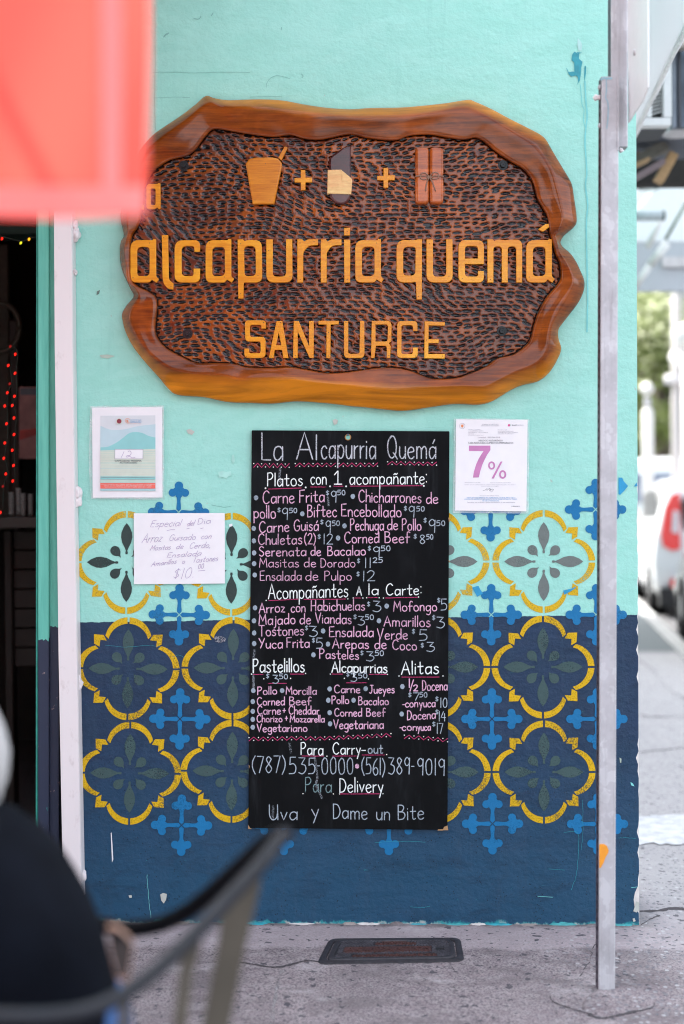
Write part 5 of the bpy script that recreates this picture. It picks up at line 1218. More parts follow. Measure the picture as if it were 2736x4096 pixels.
# tax certificate
F2 = lambda x, y: (1780 + x / 4.356, 1650 + y / 4.356)
n2 = empty('tax_certificate', W(1965, 2050), 'laminated tax certificate with a large mauve 7% taped beside the chalkboard', 'notice')
flat_px('film', [F2(155, 105), F2(800, 100), F2(1473, 118), F2(1460, 1760), F2(135, 1752), F2(150, 900)], -.0065, MT['film'], n2)
flat_px('sheet', [F2(193, 118), F2(1440, 128), F2(1418, 1722), F2(177, 1708)], -.0075, MT['paper'], n2)
P2 = lambda txt, x0, y0, x1, y1, m: print_text(txt, (*F2(x0, y0), *F2(x1, y1)), -.0083, MT[m], n2)
flat_px('large_seven', [F2(*p) for p in [(417, 577), (790, 577), (791, 655), (735, 735), (690, 820), (650, 910), (615, 1020), (590, 1130), (487, 1134), (505, 1030), (545, 900), (590, 800), (640, 720), (672, 672), (417, 670)]], -.0083, MT['print_v'], n2)
def oval(cx, cy, rx, ry, w): own(mesh('percent_ring', *ribbon([F2(cx + rx * math.cos(a), cy + ry * math.sin(a)) for a in [i * math.pi / 12 for i in range(25)]], w, -.0083)[:2], MT['print_v']), n2)
oval(812, 923, 47, 57, 6.5); oval(1005, 1080, 47, 60, 7)
flat_px('percent_bar', [F2(*p) for p in [(968, 855), (1002, 853), (850, 1150), (812, 1150)]], -.0085, MT['print_v'], n2)
P2('GOBIERNO DE PUERTO RICO', 645, 198, 932, 216, 'print_n'); P2('DEPARTAMENTO DE HACIENDA', 630, 222, 945, 240, 'print_n')
flat_px('logo_patch', [F2(*p) for p in [(1100, 206), (1130, 204), (1128, 242), (1096, 240)]], -.0083, MT['print_p'], n2); flat_px('logo_patch', [F2(*p) for p in [(1132, 206), (1157, 208), (1154, 232), (1130, 236)]], -.0083, MT['print_s'], n2)
P2('suri', 1168, 203, 1254, 232, 'print_k'); P2('HACIENDA', 1262, 212, 1368, 230, 'print_n')
own(mesh('crest_ring', *ribbon([F2(*p) for p in arcpts(300, 235, 48, 0, 6.2, 20)], 1.0, -.0083)[:2], MT['print_n']), n2); flat_px('crest_shield', [F2(*p) for p in [(280, 212), (322, 210), (322, 245), (300, 265), (282, 248)]], -.0085, MT['print_o'], n2)
for y, a, b, ta, tb in ((298, 402, 618, 'Nombre Localidad:', None), (323, 402, 670, 'LA ALCAPURRIA QUEMA', None), (350, 402, 750, 'SANTURCE 251 CALLE DUFFAUT', None), (375, 402, 505, 'LOCAL #2', None), (398, 402, 672, 'SAN JUAN PR 00907-2611', None),
                        (303, 920, 1085, 'Nombre Legal:', None), (328, 920, 1198, 'ALCAPURRIA QUEMA INC.', None), (350, 920, 1270, 'SANTURCE 251 CALLE DUFFAUT', None), (374, 920, 1188, 'SAN JUAN PR 00907 2611', None)):
    P2(ta, a, y - 9, b, y + 8, 'print_n')
P2('Localidad:  0851964-0018', 573, 420, 960, 446, 'print_n'); P2('NEGOCIO AUTORIZADO', 586, 474, 1006, 503, 'print_k'); P2('TASA REDUCIDA ALIMENTOS PREPARADOS', 402, 514, 1190, 546, 'print_k')
P2('Fecha Emisión: 01-oct-2020', 345, 1210, 615, 1228, 'print_n'); P2('Fecha de Expiración: 30-sep-2021', 788, 1215, 1143, 1233, 'print_n')
P2('Certifico que este establecimiento ha cumplido con los requisitos requeridos para cobrar el', 342, 1250, 1226, 1270, 'print_n'); P2('impuesto sobre venta exigido', 630, 1275, 935, 1293, 'print_n')
P2('Secretario Auxiliar de Rentas Internas', 605, 1440, 940, 1456, 'print_n')
P2('SI ESTE ESTABLECIMIENTO NO HONRARA EL 7% EN EL PAGO DE SU', 377, 1473, 1222, 1496, 'print_b'); P2('COMPRA DE ALIMENTOS PREPARADOS, FAVOR DE REPORTARLO A TRAVES', 338, 1500, 1255, 1524, 'print_b'); P2('DE SURI CONFIDENCIAS', 652, 1528, 940, 1548, 'print_b')
P2('Para validar este certificado o obtener documentación de este establecimiento', 390, 1553, 1222, 1575, 'print_n'); P2('L1888698352', 1158, 1626, 1308, 1642, 'print_k')
own(mesh('signature', *ribbon([F2(*p) for p in crom([(660, 1362), (700, 1350), (735, 1325), (728, 1358), (765, 1330), (770, 1318), (800, 1340), (790, 1370), (775, 1350), (820, 1335), (845, 1345), (810, 1385)], 5)], 1.0, -.0083)[:2], MT['print_k']), n2)
# handwritten daily special
n3 = empty('daily_special_note', W(717, 2337), 'plain white sheet with the daily special handwritten in purple pen', 'note')
flat_px('sheet', [(535, 2053), (899, 2052), (900, 2334), (536, 2337)], -.0065, MT['paper'], n3)
F3 = lambda x, y: (300 + x / 2.24, 1600 + y / 2.24)
def pen(txt, x0, x1, y, y1, cap, sl=.42, w=1.45):
    a = F3(x0, y); b = F3(x1, y1); write('penned_word', txt, a[0], b[0], a[1], cap / 2.24, w, MT['pen'], n3, -.0074, b[1], sl)
pen('Especial', 672, 940, 1138, 1130, 62); pen('del', 1000, 1062, 1130, 1124, 50); pen('Dia', 1095, 1212, 1116, 1106, 54, .2)
pen('Arroz', 598, 770, 1280, 1268, 84); pen('Guisado', 838, 1075, 1262, 1250, 54); pen('con', 1125, 1216, 1246, 1240, 50)
pen('Masitas', 672, 852, 1350, 1338, 46); pen('de', 902, 965, 1336, 1332, 46); pen('Cerdo,', 1020, 1210, 1332, 1322, 54)
pen('Ensalada', 820, 1125, 1416, 1392, 46); pen('Amarillos', 682, 905, 1492, 1464, 46); pen('o', 955, 980, 1468, 1464, 46); pen('Tostones', 1050, 1275, 1458, 1440, 52)
pen('$', 875, 925, 1605, 1600, 96, .3); pen('10.', 945, 1062, 1606, 1585, 92, .3); pen('00', 1102, 1150, 1514, 1508, 44, .2)
for P in ([(823, 1172), (855, 1163), (895, 1162)], [(1000, 1155), (1025, 1148)], [(1125, 1152), (1150, 1146)], [(1105, 1532), (1165, 1526)]):
    vs, fs, _ = ribbon([F3(*p) for p in crom(P, 3)], 1.6, -.0073); part('penned_underline', vs, fs, MT['pen'], n3)
flush_prints()

# ------------------------------------------------------------------ perforated steel post with sign plates
pz = -.585
pb = G(2428, 3974)
sp = empty('sign_post', (pb.x, pz, pb.z), 'galvanised perforated square steel post spliced to a second length near its top', 'post')
def sqtube(name, tl, tr, bl, br, y0, y1, Yf, depth, parent):
    """square tube: front face between photo columns, going back by depth"""
    n = 14; vs, fs = [], []
    for i in range(n + 1):
        u = i / n; y = y0 + (y1 - y0) * u; a = W(tl + (bl - tl) * u, y, Yf); b = W(tr + (br - tr) * u, y, Yf); r = .0035
        vs += [Vector((a.x, Yf + depth, a.z)), Vector((a.x, Yf + r, a.z)), Vector((a.x + r * .3, Yf + r * .3, a.z)), Vector((a.x + r, Yf, a.z)), Vector((b.x - r, Yf, b.z)), Vector((b.x - r * .3, Yf + r * .3, b.z)), Vector((b.x, Yf + r, b.z)), Vector((b.x, Yf + depth, b.z))]
    for i in range(n):
        for k in range(8):
            a = i * 8 + k; b = i * 8 + (k + 1) % 8; fs.append((a, b, b + 8, a + 8))
    fs.append(tuple(range(7, -1, -1))); fs.append(tuple(range(n * 8, n * 8 + 8)))
    me = bpy.data.meshes.new(name); me.from_pydata([tuple(v) for v in vs], [], fs)
    o = link(name, me, [MT['galv'], MT['galvside']]); me.update()
    for i, p in enumerate(me.polygons):
        if i < n * 8 and (i % 8) in (0, 6): p.material_index = 1
    return own(o, parent)
sqtube('lower_tube', 2406, 2476, 2394, 2461, 306, 3978, pz, .044, sp)
sqtube('upper_tube', 2444, 2512, 2444, 2512, -500, 586, pz + .035, .044, sp)
# punched holes down the left side
hv, hf = [], []
hm = simple('punched_hole', (0.015, 0.012, 0.015), .8); hl = simple('hole_lip', (0.55, 0.5, 0.55), .5)
hole = None
for i in range(0, 104):
    y = 345 + i * 35.2
    if y > 3960: break
    xx = 2406 + (2394 - 2406) * (y - 306) / (3978 - 306)
    a = W(xx, y, pz); cx, cy, cz = a.x - .0006, pz + .024, a.z
    if hole is None:
        vs, fs = [], []
        for k in range(12): vs.append((0, .0058 * math.cos(k * math.pi / 6), .0058 * math.sin(k * math.pi / 6)))
        hme = bpy.data.meshes.new('punched_hole'); hme.from_pydata(vs, [], [tuple(range(12))]); hme.materials.append(hm)
        hole = True
    o = bpy.data.objects.new('punched_hole', hme); COL.objects.link(o); o.location = (cx, cy, cz); own(o, sp)
for x, y, s, L in ((2396, 350, 9, 5), (2396, 503, 8, 5)):
    tube('rivet', [W(x + 8, y, pz + .02), W(x + 1, y, pz + .02), W(x - 3, y, pz + .02), W(x - 4, y, pz + .02)], [.0075, .0075, .005, .001], MT['galv'], sp, 10)
tube('long_bolt', [W(2410, 390, pz + .02), W(2388, 390, pz + .02), W(2387, 390, pz + .02), W(2378, 391, pz + .02), W(2376, 391, pz + .02), W(2372, 391, pz + .02)], [.0065, .0065, .0085, .0085, .004, .002], MT['enamel'], sp, 6, False)
tube('end_bolt', [W(2478, 600, pz + .03), W(2484, 600, pz + .03), W(2488, 608, pz + .03)], .006, MT['enamel'], sp, 6, False)
prism_px('splice_fin', [(2469, 298), (2476, 298), (2476, 600), (2469, 600)], pz - .003, pz + .0, MT['galv'], sp)
bp = simple('blue_paint_drip', (0.27, 0.45, 0.52), .5)
D = lambda x, y: (2180 + x / 2.934, 100 + y / 2.934)
for P, w in (([(660, 640), (690, 622), (720, 628), (780, 625)], 8), ([(718, 640), (722, 760), (712, 850), (735, 900), (742, 980), (738, 1100), (725, 1215)], 4)):
    vs, fs, _ = ribbon([D(*p) for p in crom(P, 4)], w, pz - .0012); part('paint_drip', vs, fs, bp, sp)
prism_px('orange_sticker', [(2397, 3377), (2415, 3376), (2428, 3384), (2435, 3402), (2432, 3414), (2422, 3430), (2415, 3450), (2403, 3472), (2397, 3472)], pz - .0016, pz - .0004, simple('orange_sticker', (0.85, 0.32, 0.02), .5), sp)
# concrete collar at the foot
def collar():
    rim = [(2330, 4040), (2350, 3990), (2390, 3962), (2430, 3950), (2480, 3936), (2530, 3952), (2570, 3972), (2612, 3996), (2600, 4020), (2560, 4022), (2520, 4032), (2480, 4042), (2430, 4056), (2380, 4060)]
    P = [tuple(p) for p in crom(rim, 4, True)][:-1]; c = G(2445, 3985); vs = [Vector((c.x, c.y, gz(c.x) + .007))]; fs = []; n = len(P)
    for f, h in ((.25, .0065), (.5, .006), (.75, .005), (.93, .004), (1.0, .001), (1.02, -.004)):
        for x, y in P:
            p = G(x, y); q = c + (p - c) * f; hn = noise.noise(q * 30) * .003 * f; vs.append(Vector((q.x, q.y, gz(q.x) + h + hn)))
    for k in range(n): fs.append((0, 1 + (k + 1) % n, 1 + k))
    for j in range(5):
        for k in range(n): a = 1 + j * n + k; b = 1 + j * n + (k + 1) % n; fs.append((a, b, b + n, a + n))
    t = NT('pale_cement'); g = t.geo(); t.color(t.ramp(t.noise(g, 30, 6, .7), [(.3, (.17, .155, .165)), (.5, (.27, .25, .26)), (.75, (.38, .36, .37))])); t.set(rough=.85); t.bump(t.noise(g, 120, 4), .4, .004)
    part('cement_collar', vs, fs, MT['ground'], sp, True)
collar()
# plates on the post
pl = empty('parking_sign', WZ(2550, 430, 3.75), 'white sign plate seen nearly edge on, bolted to the upper post length', 'sign')
def plate():
    x = .773; m = simple('white_sign_enamel', (0.90, 0.90, 0.90), .25, var=.02)
    def Q(px, py):
        d = ray(px, py); t = x / d.x; return CAM + d * t
    b0 = Q(2513, 492); b1 = Q(2570, 404); b2 = Q(2586, 372)
    z0 = b0.z - .0; zc = b2.z
    ys = [b0.y, b1.y, b1.y - .02, b2.y - .015, b2.y - .02]; zs = [b0.z, b1.z, b1.z + .006, b2.z + .01, b2.z + .05]
    pts = list(zip(ys, zs)) + [(ys[-1], 3.1), (b0.y, 3.1)]
    vs = [Vector((x, y, z)) for y, z in pts] + [Vector((x + .003, y, z)) for y, z in pts]; n = len(pts)
    fs = [tuple(range(n)), tuple(range(2 * n - 1, n - 1, -1))] + [(i, i + n, (i + 1) % n + n, (i + 1) % n) for i in range(n)]
    part('plate', vs, fs, m, pl)
    tube('plate_bolt', [Vector((x - .004, b0.y - .09, zs[0] + .16)), Vector((x + .006, b0.y - .09, zs[0] + .16))], .008, MT['galv'], pl, 8)
plate()

# ------------------------------------------------------------------ water meter cover
mc = empty('meter_cover', G(1560, 3800), 'dark cast iron meter cover with raised lettering set in the pavement below the chalkboard', 'meter cover')
iron = simple('cast_iron', (0.034, 0.031, 0.036), .6, .2, var=.35, vs=60, bump=.35, bs=220); rust = simple('rusty_iron', (0.075, 0.032, 0.028), .65, .1, var=.35, vs=60, bump=.3, bs=200)
def cover():
    C = [G(1292, 3852), G(1835, 3842), G(1822, 3760), G(1335, 3764)]     # near-left, near-right, far-right, far-left
    def U(u, v, h):
        p = (C[0] * (1 - u) + C[1] * u) * (1 - v) + (C[3] * (1 - u) + C[2] * u) * v
        return Vector((p.x, p.y, gz(p.x) + h))
    def loop(m0, h, r=.12, n=6):
        out = []
        for cu, cv, a0 in ((1 - m0, m0 * 1.9, -90), (1 - m0, 1 - m0 * 1.9, 0), (m0, 1 - m0 * 1.9, 90), (m0, m0 * 1.9, 180)):
            ru, rv = r * .55, r * 1.5
            su = -1 if cu > .5 else 1; sv = -1 if cv > .5 else 1
            for k in range(n + 1):
                a = math.radians(a0 + 90 * k / n); out.append(U(cu + su * ru + ru * math.cos(a), cv + sv * rv + rv * math.sin(a), h))
        return out
    def lathe(rings, name, m, cap):
        vs = [p for r in rings for p in r]; n = len(rings[0]); fs = []
        for j in range(len(rings) - 1):
            for k in range(n): fs.append((j * n + k, j * n + (k + 1) % n, (j + 1) * n + (k + 1) % n, (j + 1) * n + k))
        if cap: fs.append(tuple(range((len(rings) - 1) * n, len(rings) * n)))
        return part(name, vs, fs, m, mc)
    lathe([loop(-.045, -.004), loop(-.040, .003), loop(-.012, .006), loop(.006, .0055), loop(.010, -.002)], 'frame', iron, False)
    lathe([loop(.016, -.004), loop(.020, .004), loop(.030, .0075), loop(.055, .0075), loop(.062, .0030)], 'lid', iron, True)
    rnd = random.Random(2); vs, fs = [], []
    def blk(u0, u1, v0, v1, h0, h1):
        b = len(vs)
        for h, s in ((h0, 0), (h1, .0)):
            for u, v in ((u0, v0), (u1, v0), (u1, v1), (u0, v1)): vs.append(U(u, v, h))
        for q in ((0, 1, 5, 4), (1, 2, 6, 5), (2, 3, 7, 6), (3, 0, 4, 7), (4, 5, 6, 7)): fs.append(tuple(b + i for i in q))
    rects = [(.12, .80, .36, .64), (.40, .60, .84, .92), (.35, .68, .72, .82), (.20, .84, .17, .27)]
    for j in range(22):
        v = .12 + j * .0365
        for i in range(36):
            u = .075 + i * .0243 + (j % 2) * .012
            if u > .935 or any(a - .02 < u < b and c - .02 < v < d for a, b, c, d in rects) or (.82 < u < .90 and .42 < v < .60): continue
            blk(u, u + .016, v, v + .014, .0025, .0068 + rnd.uniform(-.001, .001))
    o = part('tread_pattern', vs, fs, simple('worn_tread_iron', (0.085, 0.080, 0.092), .5, .3, var=.4, vs=30), mc); o['kind'] = 'stuff'
    vs.clear(); fs.clear()
    for a, b, c, d in rects: blk(a, b, c, d, .0025, .0045)
    part('name_panel', vs, fs, rust, mc)
    vs.clear(); fs.clear(); blk(.82, .90, .46, .54, .0025, .0036); part('key_slot', vs, fs, simple('slot_black', (0.006, 0.006, 0.006), .9), mc)
    def emb(txt, u0, u1, v0, v1, h):
        cu = bpy.data.curves.new('t', 'FONT'); cu.body = txt; cu.extrude = .02; cu.resolution_u = 1
        o = bpy.data.objects.new('t', cu); COL.objects.link(o); bpy.context.view_layer.update()
        me = bpy.data.meshes.new_from_object(o.evaluated_get(bpy.context.evaluated_depsgraph_get())); bpy.data.objects.remove(o)
        X = [v.co.x for v in me.vertices]; Y_ = [v.co.y for v in me.vertices]
        for v in me.vertices:
            u = u0 + (v.co.x - min(X)) / (max(X) - min(X)) * (u1 - u0) if False else v.co.x
        ax, bx, ay, by = min(X), max(X), min(Y_), max(Y_)
        for v in me.vertices:
            v.co = U(u0 + (v.co.x - ax) / (bx - ax) * (u1 - u0), v0 + (v.co.y - ay) / (by - ay) * (v1 - v0), h + (.003 if v.co.z > 0 else -.001))
        me.materials.clear(); own(link('raised_lettering', me, rust), mc)
    emb('ACUEDUCTOS', .135, .785, .41, .60, .0045); emb('PUERTO RICO', .36, .67, .735, .80, .0045); emb('ALCANTARILLADOS', .21, .83, .185, .255, .0045)
cover()

# ------------------------------------------------------------------ red cloth banner, close to the lens
ban = empty('red_banner', (-.55, -2.87, 1.62), 'blurred red translucent cloth banner with stitched hems hanging in front of the wall', 'banner')
def cloth_mat(name, c, tr, mixf):
    t = NT(name); nt = t.t; g = t.geo()
    d = t.n('BsdfDiffuse'); d.inputs['Color'].default_value = (*c, 1); tl = t.n('BsdfTranslucent'); tl.inputs['Color'].default_value = (*tr, 1)
    mx = t.n('MixShader'); mx.inputs[0].default_value = mixf; t.l(d.outputs[0], mx.inputs[1]); t.l(tl.outputs[0], mx.inputs[2]); t.l(mx.outputs[0], t.out.inputs['Surface'])
    b = t.n('Bump'); b.inputs['Strength'].default_value = .2; t.l(t.noise(g, 20, 3), b.inputs['Height']); t.l(b.outputs[0], d.inputs['Normal']); return t.m
def banner():
    m = cloth_mat('red_cloth', (0.90, 0.12, 0.105), (0.95, 0.11, 0.08), .45); hm_ = cloth_mat('folded_hem_cloth', (0.95, 0.33, 0.31), (0.95, 0.28, 0.25), .3)
    n, k = 60, 40; vs, fs = [], []
    pL, pR = WZ(0, 862, 1.5), WZ(600, 882, 1.5); XL, ZL, XR, ZR = pL.x, pL.z, pR.x, pR.z
    def pt(u, v, off=0.0):
        x = -1.25 + (1.25 - .200) * u; z = 2.55 - (2.55 - 1.624) * v
        y = -2.87 + .016 * math.sin(x * 17 + z * 9) * (.4 + v * .6) + .008 * math.sin(x * 31 - z * 13) + off
        z += (ZL + (ZR - ZL) * (x - XL) / (XR - XL) - 1.624) * v
        return Vector((x, y, z))
    for j in range(k + 1):
        for i in range(n + 1): vs.append(pt(i / n, j / k))
    for j in range(k):
        for i in range(n): a = j * (n + 1) + i; fs.append((a, a + 1, a + n + 2, a + n + 1))
    part('cloth', vs, fs, m, ban, True)
    def strip(u0, u1, v0, v1, nu, nv):
        vs, fs = [], []
        for j in range(nv + 1):
            for i in range(nu + 1): vs.append(pt(u0 + (u1 - u0) * i / nu, v0 + (v1 - v0) * j / nv, -.004))
        for j in range(nv):
            for i in range(nu): a = j * (nu + 1) + i; fs.append((a, a + 1, a + nu + 2, a + nu + 1))
        part('hem', vs, fs, hm_, ban, True)
    strip(0, 1, .966, .999, 60, 2); strip(.955, .975, 0, .999, 2, 40)
    tube('pole', [(-1.35, -2.87, 2.56), (-.15, -2.87, 2.56)], .012, simple('banner_pole', (0.5, 0.5, 0.5), .4, .6), ban)
    tube('bracket', [(-.75, -2.87, 2.56), (-.75, -1.4, 2.9), (-.75, -.02, 3.2)], .01, simple('banner_bracket', (0.4, 0.4, 0.4), .4, .6), ban)
banner()

# ------------------------------------------------------------------ metal armchair
ch = empty('metal_armchair', (-.36, -2.44, gz(-.3)), 'curved back metal armchair with flat slats in which the person in black sits', 'chair')
cm = simple('brushed_dark_aluminium', (0.012, 0.014, 0.019), .5, .0, var=.2, vs=8, spec=.2); sm_ = simple('olive_grey_slat', (0.076, 0.071, 0.056), .5, .3, var=.2, vs=10); bk = simple('black_rail_coating', (0.004, 0.004, 0.006), .6, spec=.1)
near = [(1143, 3332, 1.95), (1090, 3395, 1.93), (1036, 3463, 1.90), (912, 3596, 1.85), (746, 3770, 1.79), (580, 3919, 1.74), (415, 4018, 1.70), (249, 4060, 1.68), (0, 4066, 1.66), (-330, 4040, 1.66)]
far = [(1143, 3332, 1.95), (1061, 3372, 1.98), (912, 3510, 2.02), (829, 3585, 2.05), (746, 3648, 2.08), (663, 3689, 2.11), (580, 3710, 2.13), (498, 3716, 2.15), (423, 3703, 2.17), (200, 3668, 2.20), (-150, 3640, 2.22)]
NP = [Vector(v) for v in crom([tuple(WZ(*p)) for p in near], 5)]; FP = [Vector(v) for v in crom([tuple(WZ(*p)) for p in far], 5)]
def flatrail(name, P, hw, ht, m):
    vs, fs = [], []
    for i, p in enumerate(P):
        t = (P[min(i + 1, len(P) - 1)] - P[max(i - 1, 0)]).normalized(); s = t.cross(Vector((0, 0, 1))).normalized(); u = s.cross(t)
        for k in range(10): a = k * math.pi / 5; vs.append(p + s * hw * math.cos(a) + u * ht * math.sin(a))
    n = len(P)
    for i in range(n - 1):
        for k in range(10): fs.append((i * 10 + k, i * 10 + (k + 1) % 10, (i + 1) * 10 + (k + 1) % 10, (i + 1) * 10 + k))
    fs.append(tuple(range(9, -1, -1))); fs.append(tuple(range(n * 10 - 10, n * 10)))
    part(name, vs, fs, m, ch, True)
flatrail('near_rail', NP, .013, .0095, cm); flatrail('far_rail', FP, .015, .0125, bk)
def slat(name, top, bot, z, w0, w1, m, th=.006, floor=True):
    a0, a1, b0, b1 = WZ(top[0] - w0 / 2, top[1], z), WZ(top[0] + w0 / 2, top[1], z), WZ(bot[0] - w1 / 2, bot[1], z), WZ(bot[0] + w1 / 2, bot[1], z)
    vs = [a0, a1, b1, b0] + [p + Vector((0, th, 0)) for p in (a0, a1, b1, b0)]
    part(name, vs, [(0, 1, 2, 3), (7, 6, 5, 4), (0, 4, 5, 1), (1, 5, 6, 2), (2, 6, 7, 3), (3, 7, 4, 0)], m, ch)
def plate_slat(P, z):
    a = [WZ(x, y, z) for x, y in P]; b = [p + Vector((0, .006, 0)) for p in a]; n = len(P)
    part('back_slat', a + b, [tuple(range(n)), tuple(range(2 * n - 1, n - 1, -1))] + [(i, i + n, (i + 1) % n + n, (i + 1) % n) for i in range(n)], sm_, ch)
plate_slat([(1052, 3445), (1038, 3560), (985, 3778), (920, 4096), (850, 4400), (735, 4400), (808, 4096), (872, 3778), (888, 3640)], 1.905)
plate_slat([(808, 3715), (802, 3790), (770, 3900), (748, 4096), (700, 4400), (645, 4400), (690, 4096), (716, 3900), (730, 3800)], 1.80)
slat('back_slat', (500, 3985), (470, 4430), 1.72, 46, 46, sm_)
bbox_obj('seat', (-.80, -.26, -2.68, -2.22, .425, .45), cm, ch, .01)
for x, y in ((-.76, -2.65), (-.30, -2.65), (-.76, -2.25), (-.30, -2.25)): tube('leg', [(x, y, .43), (x * 1.03, y, gz(x))], .012, cm, ch)
tube('arm_support', [NP[-6], Vector((-.74, -2.66, .44))], .01, cm, ch); tube('arm_support', [FP[-6], Vector((-.74, -2.24, .44))], .01, cm, ch)

# ------------------------------------------------------------------ the seated person
def skin(name, joints, edges, m, parent=None, sub=2, root=0):
    me = bpy.data.meshes.new(name); me.from_pydata([j[0] for j in joints], edges, []); me.update()
    o = bpy.data.objects.new(name, me); COL.objects.link(o)
    sk = o.modifiers.new('skin', 'SKIN'); sk.use_smooth_shade = True
    for v, j in zip(me.skin_vertices[0].data, joints):
        r = j[1]; v.radius = (r, r) if isinstance(r, (int, float)) else r; v.use_root = False
    me.skin_vertices[0].data[root].use_root = True
    ss = o.modifiers.new('sub', 'SUBSURF'); ss.levels = sub; ss.render_levels = sub
    bpy.context.view_layer.update(); e = bpy.data.meshes.new_from_object(o.evaluated_get(bpy.context.evaluated_depsgraph_get()))
    bpy.data.objects.remove(o); e.name = name; e.materials.clear(); r = link(name, e, m, None, True)
    if parent is not None: own(r, parent)
    return r
pe_ = empty('person', (-.60, -2.42, gz(-.6)), 'seated person seen from behind in a black T-shirt and blue jeans with pale grey hair', 'person')
skinm = simple('skin', (0.42, 0.22, 0.15), .5, var=.06)
hp = Vector((-.452, -2.42, .575)); chst = Vector((-.560, -2.385, .765)); nk = Vector((-.62, -2.33, .89)); hd = Vector((-.655, -2.30, .985))
def person():
    B = [(hp, .115), (hp + Vector((-.05, .015, .09)), .11), (chst, .125), (nk, .055), (hd + Vector((0, 0, -.03)), .06), (hd + Vector((0, 0, .05)), .075),
         (chst + Vector((.005, -.155, .045)), .052), (Vector((-.66, -2.60, .60)), .042), (Vector((-.86, -2.55, .66)), .034), (Vector((-.94, -2.53, .67)), .032),
         (chst + Vector((-.02, .165, .045)), .052), (Vector((-.70, -2.17, .60)), .042), (Vector((-.90, -2.22, .66)), .034), (Vector((-.97, -2.25, .67)), .032),
         (hp + Vector((-.06, -.10, -.03)), .09), (Vector((-.92, -2.54, .53)), .062), (Vector((-.95, -2.55, .12)), .042), (Vector((-1.08, -2.55, .05)), .035),
         (hp + Vector((-.06, .10, -.03)), .09), (Vector((-.93, -2.26, .53)), .062), (Vector((-.96, -2.25, .12)), .042), (Vector((-1.09, -2.25, .05)), .035)]
    E = [(0, 1), (1, 2), (2, 3), (3, 4), (4, 5), (2, 6), (6, 7), (7, 8), (8, 9), (2, 10), (10, 11), (11, 12), (12, 13), (0, 14), (14, 15), (15, 16), (16, 17), (0, 18), (18, 19), (19, 20), (20, 21)]
    body = skin('body', B, E, skinm, pe_)
    S = [(hp + Vector((.002, 0, -.075)), .135), (hp + Vector((.008, 0, .02)), .158), (hp + Vector((-.020, .01, .12)), .158), (chst, .158), (chst + Vector((-.035, .03, .07)), .11), (chst + Vector((.005, -.16, .045)), .078), (Vector((-.605, -2.575, .69)), .068),
         (chst + Vector((-.02, .17, .045)), .078), (Vector((-.66, -2.19, .69)), .068)]
    sh_ = skin('black_shirt', S, [(0, 1), (1, 2), (2, 3), (3, 4), (3, 5), (5, 6), (3, 7), (7, 8)], simple('black_cotton', (0.0030, 0.0042, 0.0075), .95, var=.3, vs=12, bump=.3, bs=30, spec=.08), pe_)
    J = [(hp + Vector((.150, .0, .080)), .115), (hp + Vector((.075, .01, -.02)), .150), (hp + Vector((-.07, -.08, -.10)), .085), (Vector((-.92, -2.54, .47)), .070), (Vector((-.95, -2.55, .14)), .06), (hp + Vector((-.07, .10, -.03)), .105), (Vector((-.93, -2.26, .53)), .078), (Vector((-.96, -2.25, .14)), .06)]
    skin('jeans', J, [(0, 1), (1, 2), (2, 3), (3, 4), (1, 5), (5, 6), (6, 7)], simple('blue_denim', (0.026, 0.082, 0.22), .85, var=.25, vs=60), pe_)
    for v in sh_.data.vertices:
        q = v.co; k = noise.noise(Vector((q.x * 9, q.y * 5, q.z * 13))) + .5 * noise.noise(q * 24)
        v.co = q + v.normal * k * .009
    # hair cap
    bm = bmesh.new(); bmesh.ops.create_icosphere(bm, subdivisions=4, radius=1)
    c = WZ(-250, 3022, 2.07)
    for v in bm.verts:
        f = 1 + noise.noise(v.co * 3) * .07; v.co = Vector((v.co.x * .104 * f, v.co.y * .085 * f, v.co.z * .118 * f)) + c
    me = bpy.data.meshes.new('hair'); bm.to_mesh(me); bm.free(); own(link('hair', me, simple('pale_grey_hair', (0.42, 0.41, 0.40), .7, var=.2, vs=90), None, True), pe_)
person()
# phone in the back pocket
ph = empty('phone', WZ(498, 3880, 1.84), 'dark phone with a rose gold rim at the hip of the seated person', 'phone')
def phone():
    q_ = [(430, 3704), (470, 3716), (510, 3748), (530, 3776), (530, 3805), (520, 3870), (512, 3920), (470, 3915), (440, 3800)]
    for nm, s, y0, y1, m in (('rim', 1.0, 1.84, 1.85, simple('rose_gold_rim', (0.55, 0.33, 0.25), .3, .4)), ('screen', .93, 1.8375, 1.8395, simple('black_glass', (0.006, 0.006, 0.008), .15))):
        cx, cy = 478, 3815; P = [(cx + (x - cx) * s, cy + (y - cy) * s) for x, y in q_]
        a = [WZ(x, y, y0) for x, y in P]; b = [p + Vector((0, y1 - y0, 0)) for p in a]; n = len(P)
        part(nm, a + b, [tuple(range(n)), tuple(range(2 * n - 1, n - 1, -1))] + [(i, i + n, (i + 1) % n + n, (i + 1) % n) for i in range(n)], m, ph)
phone()
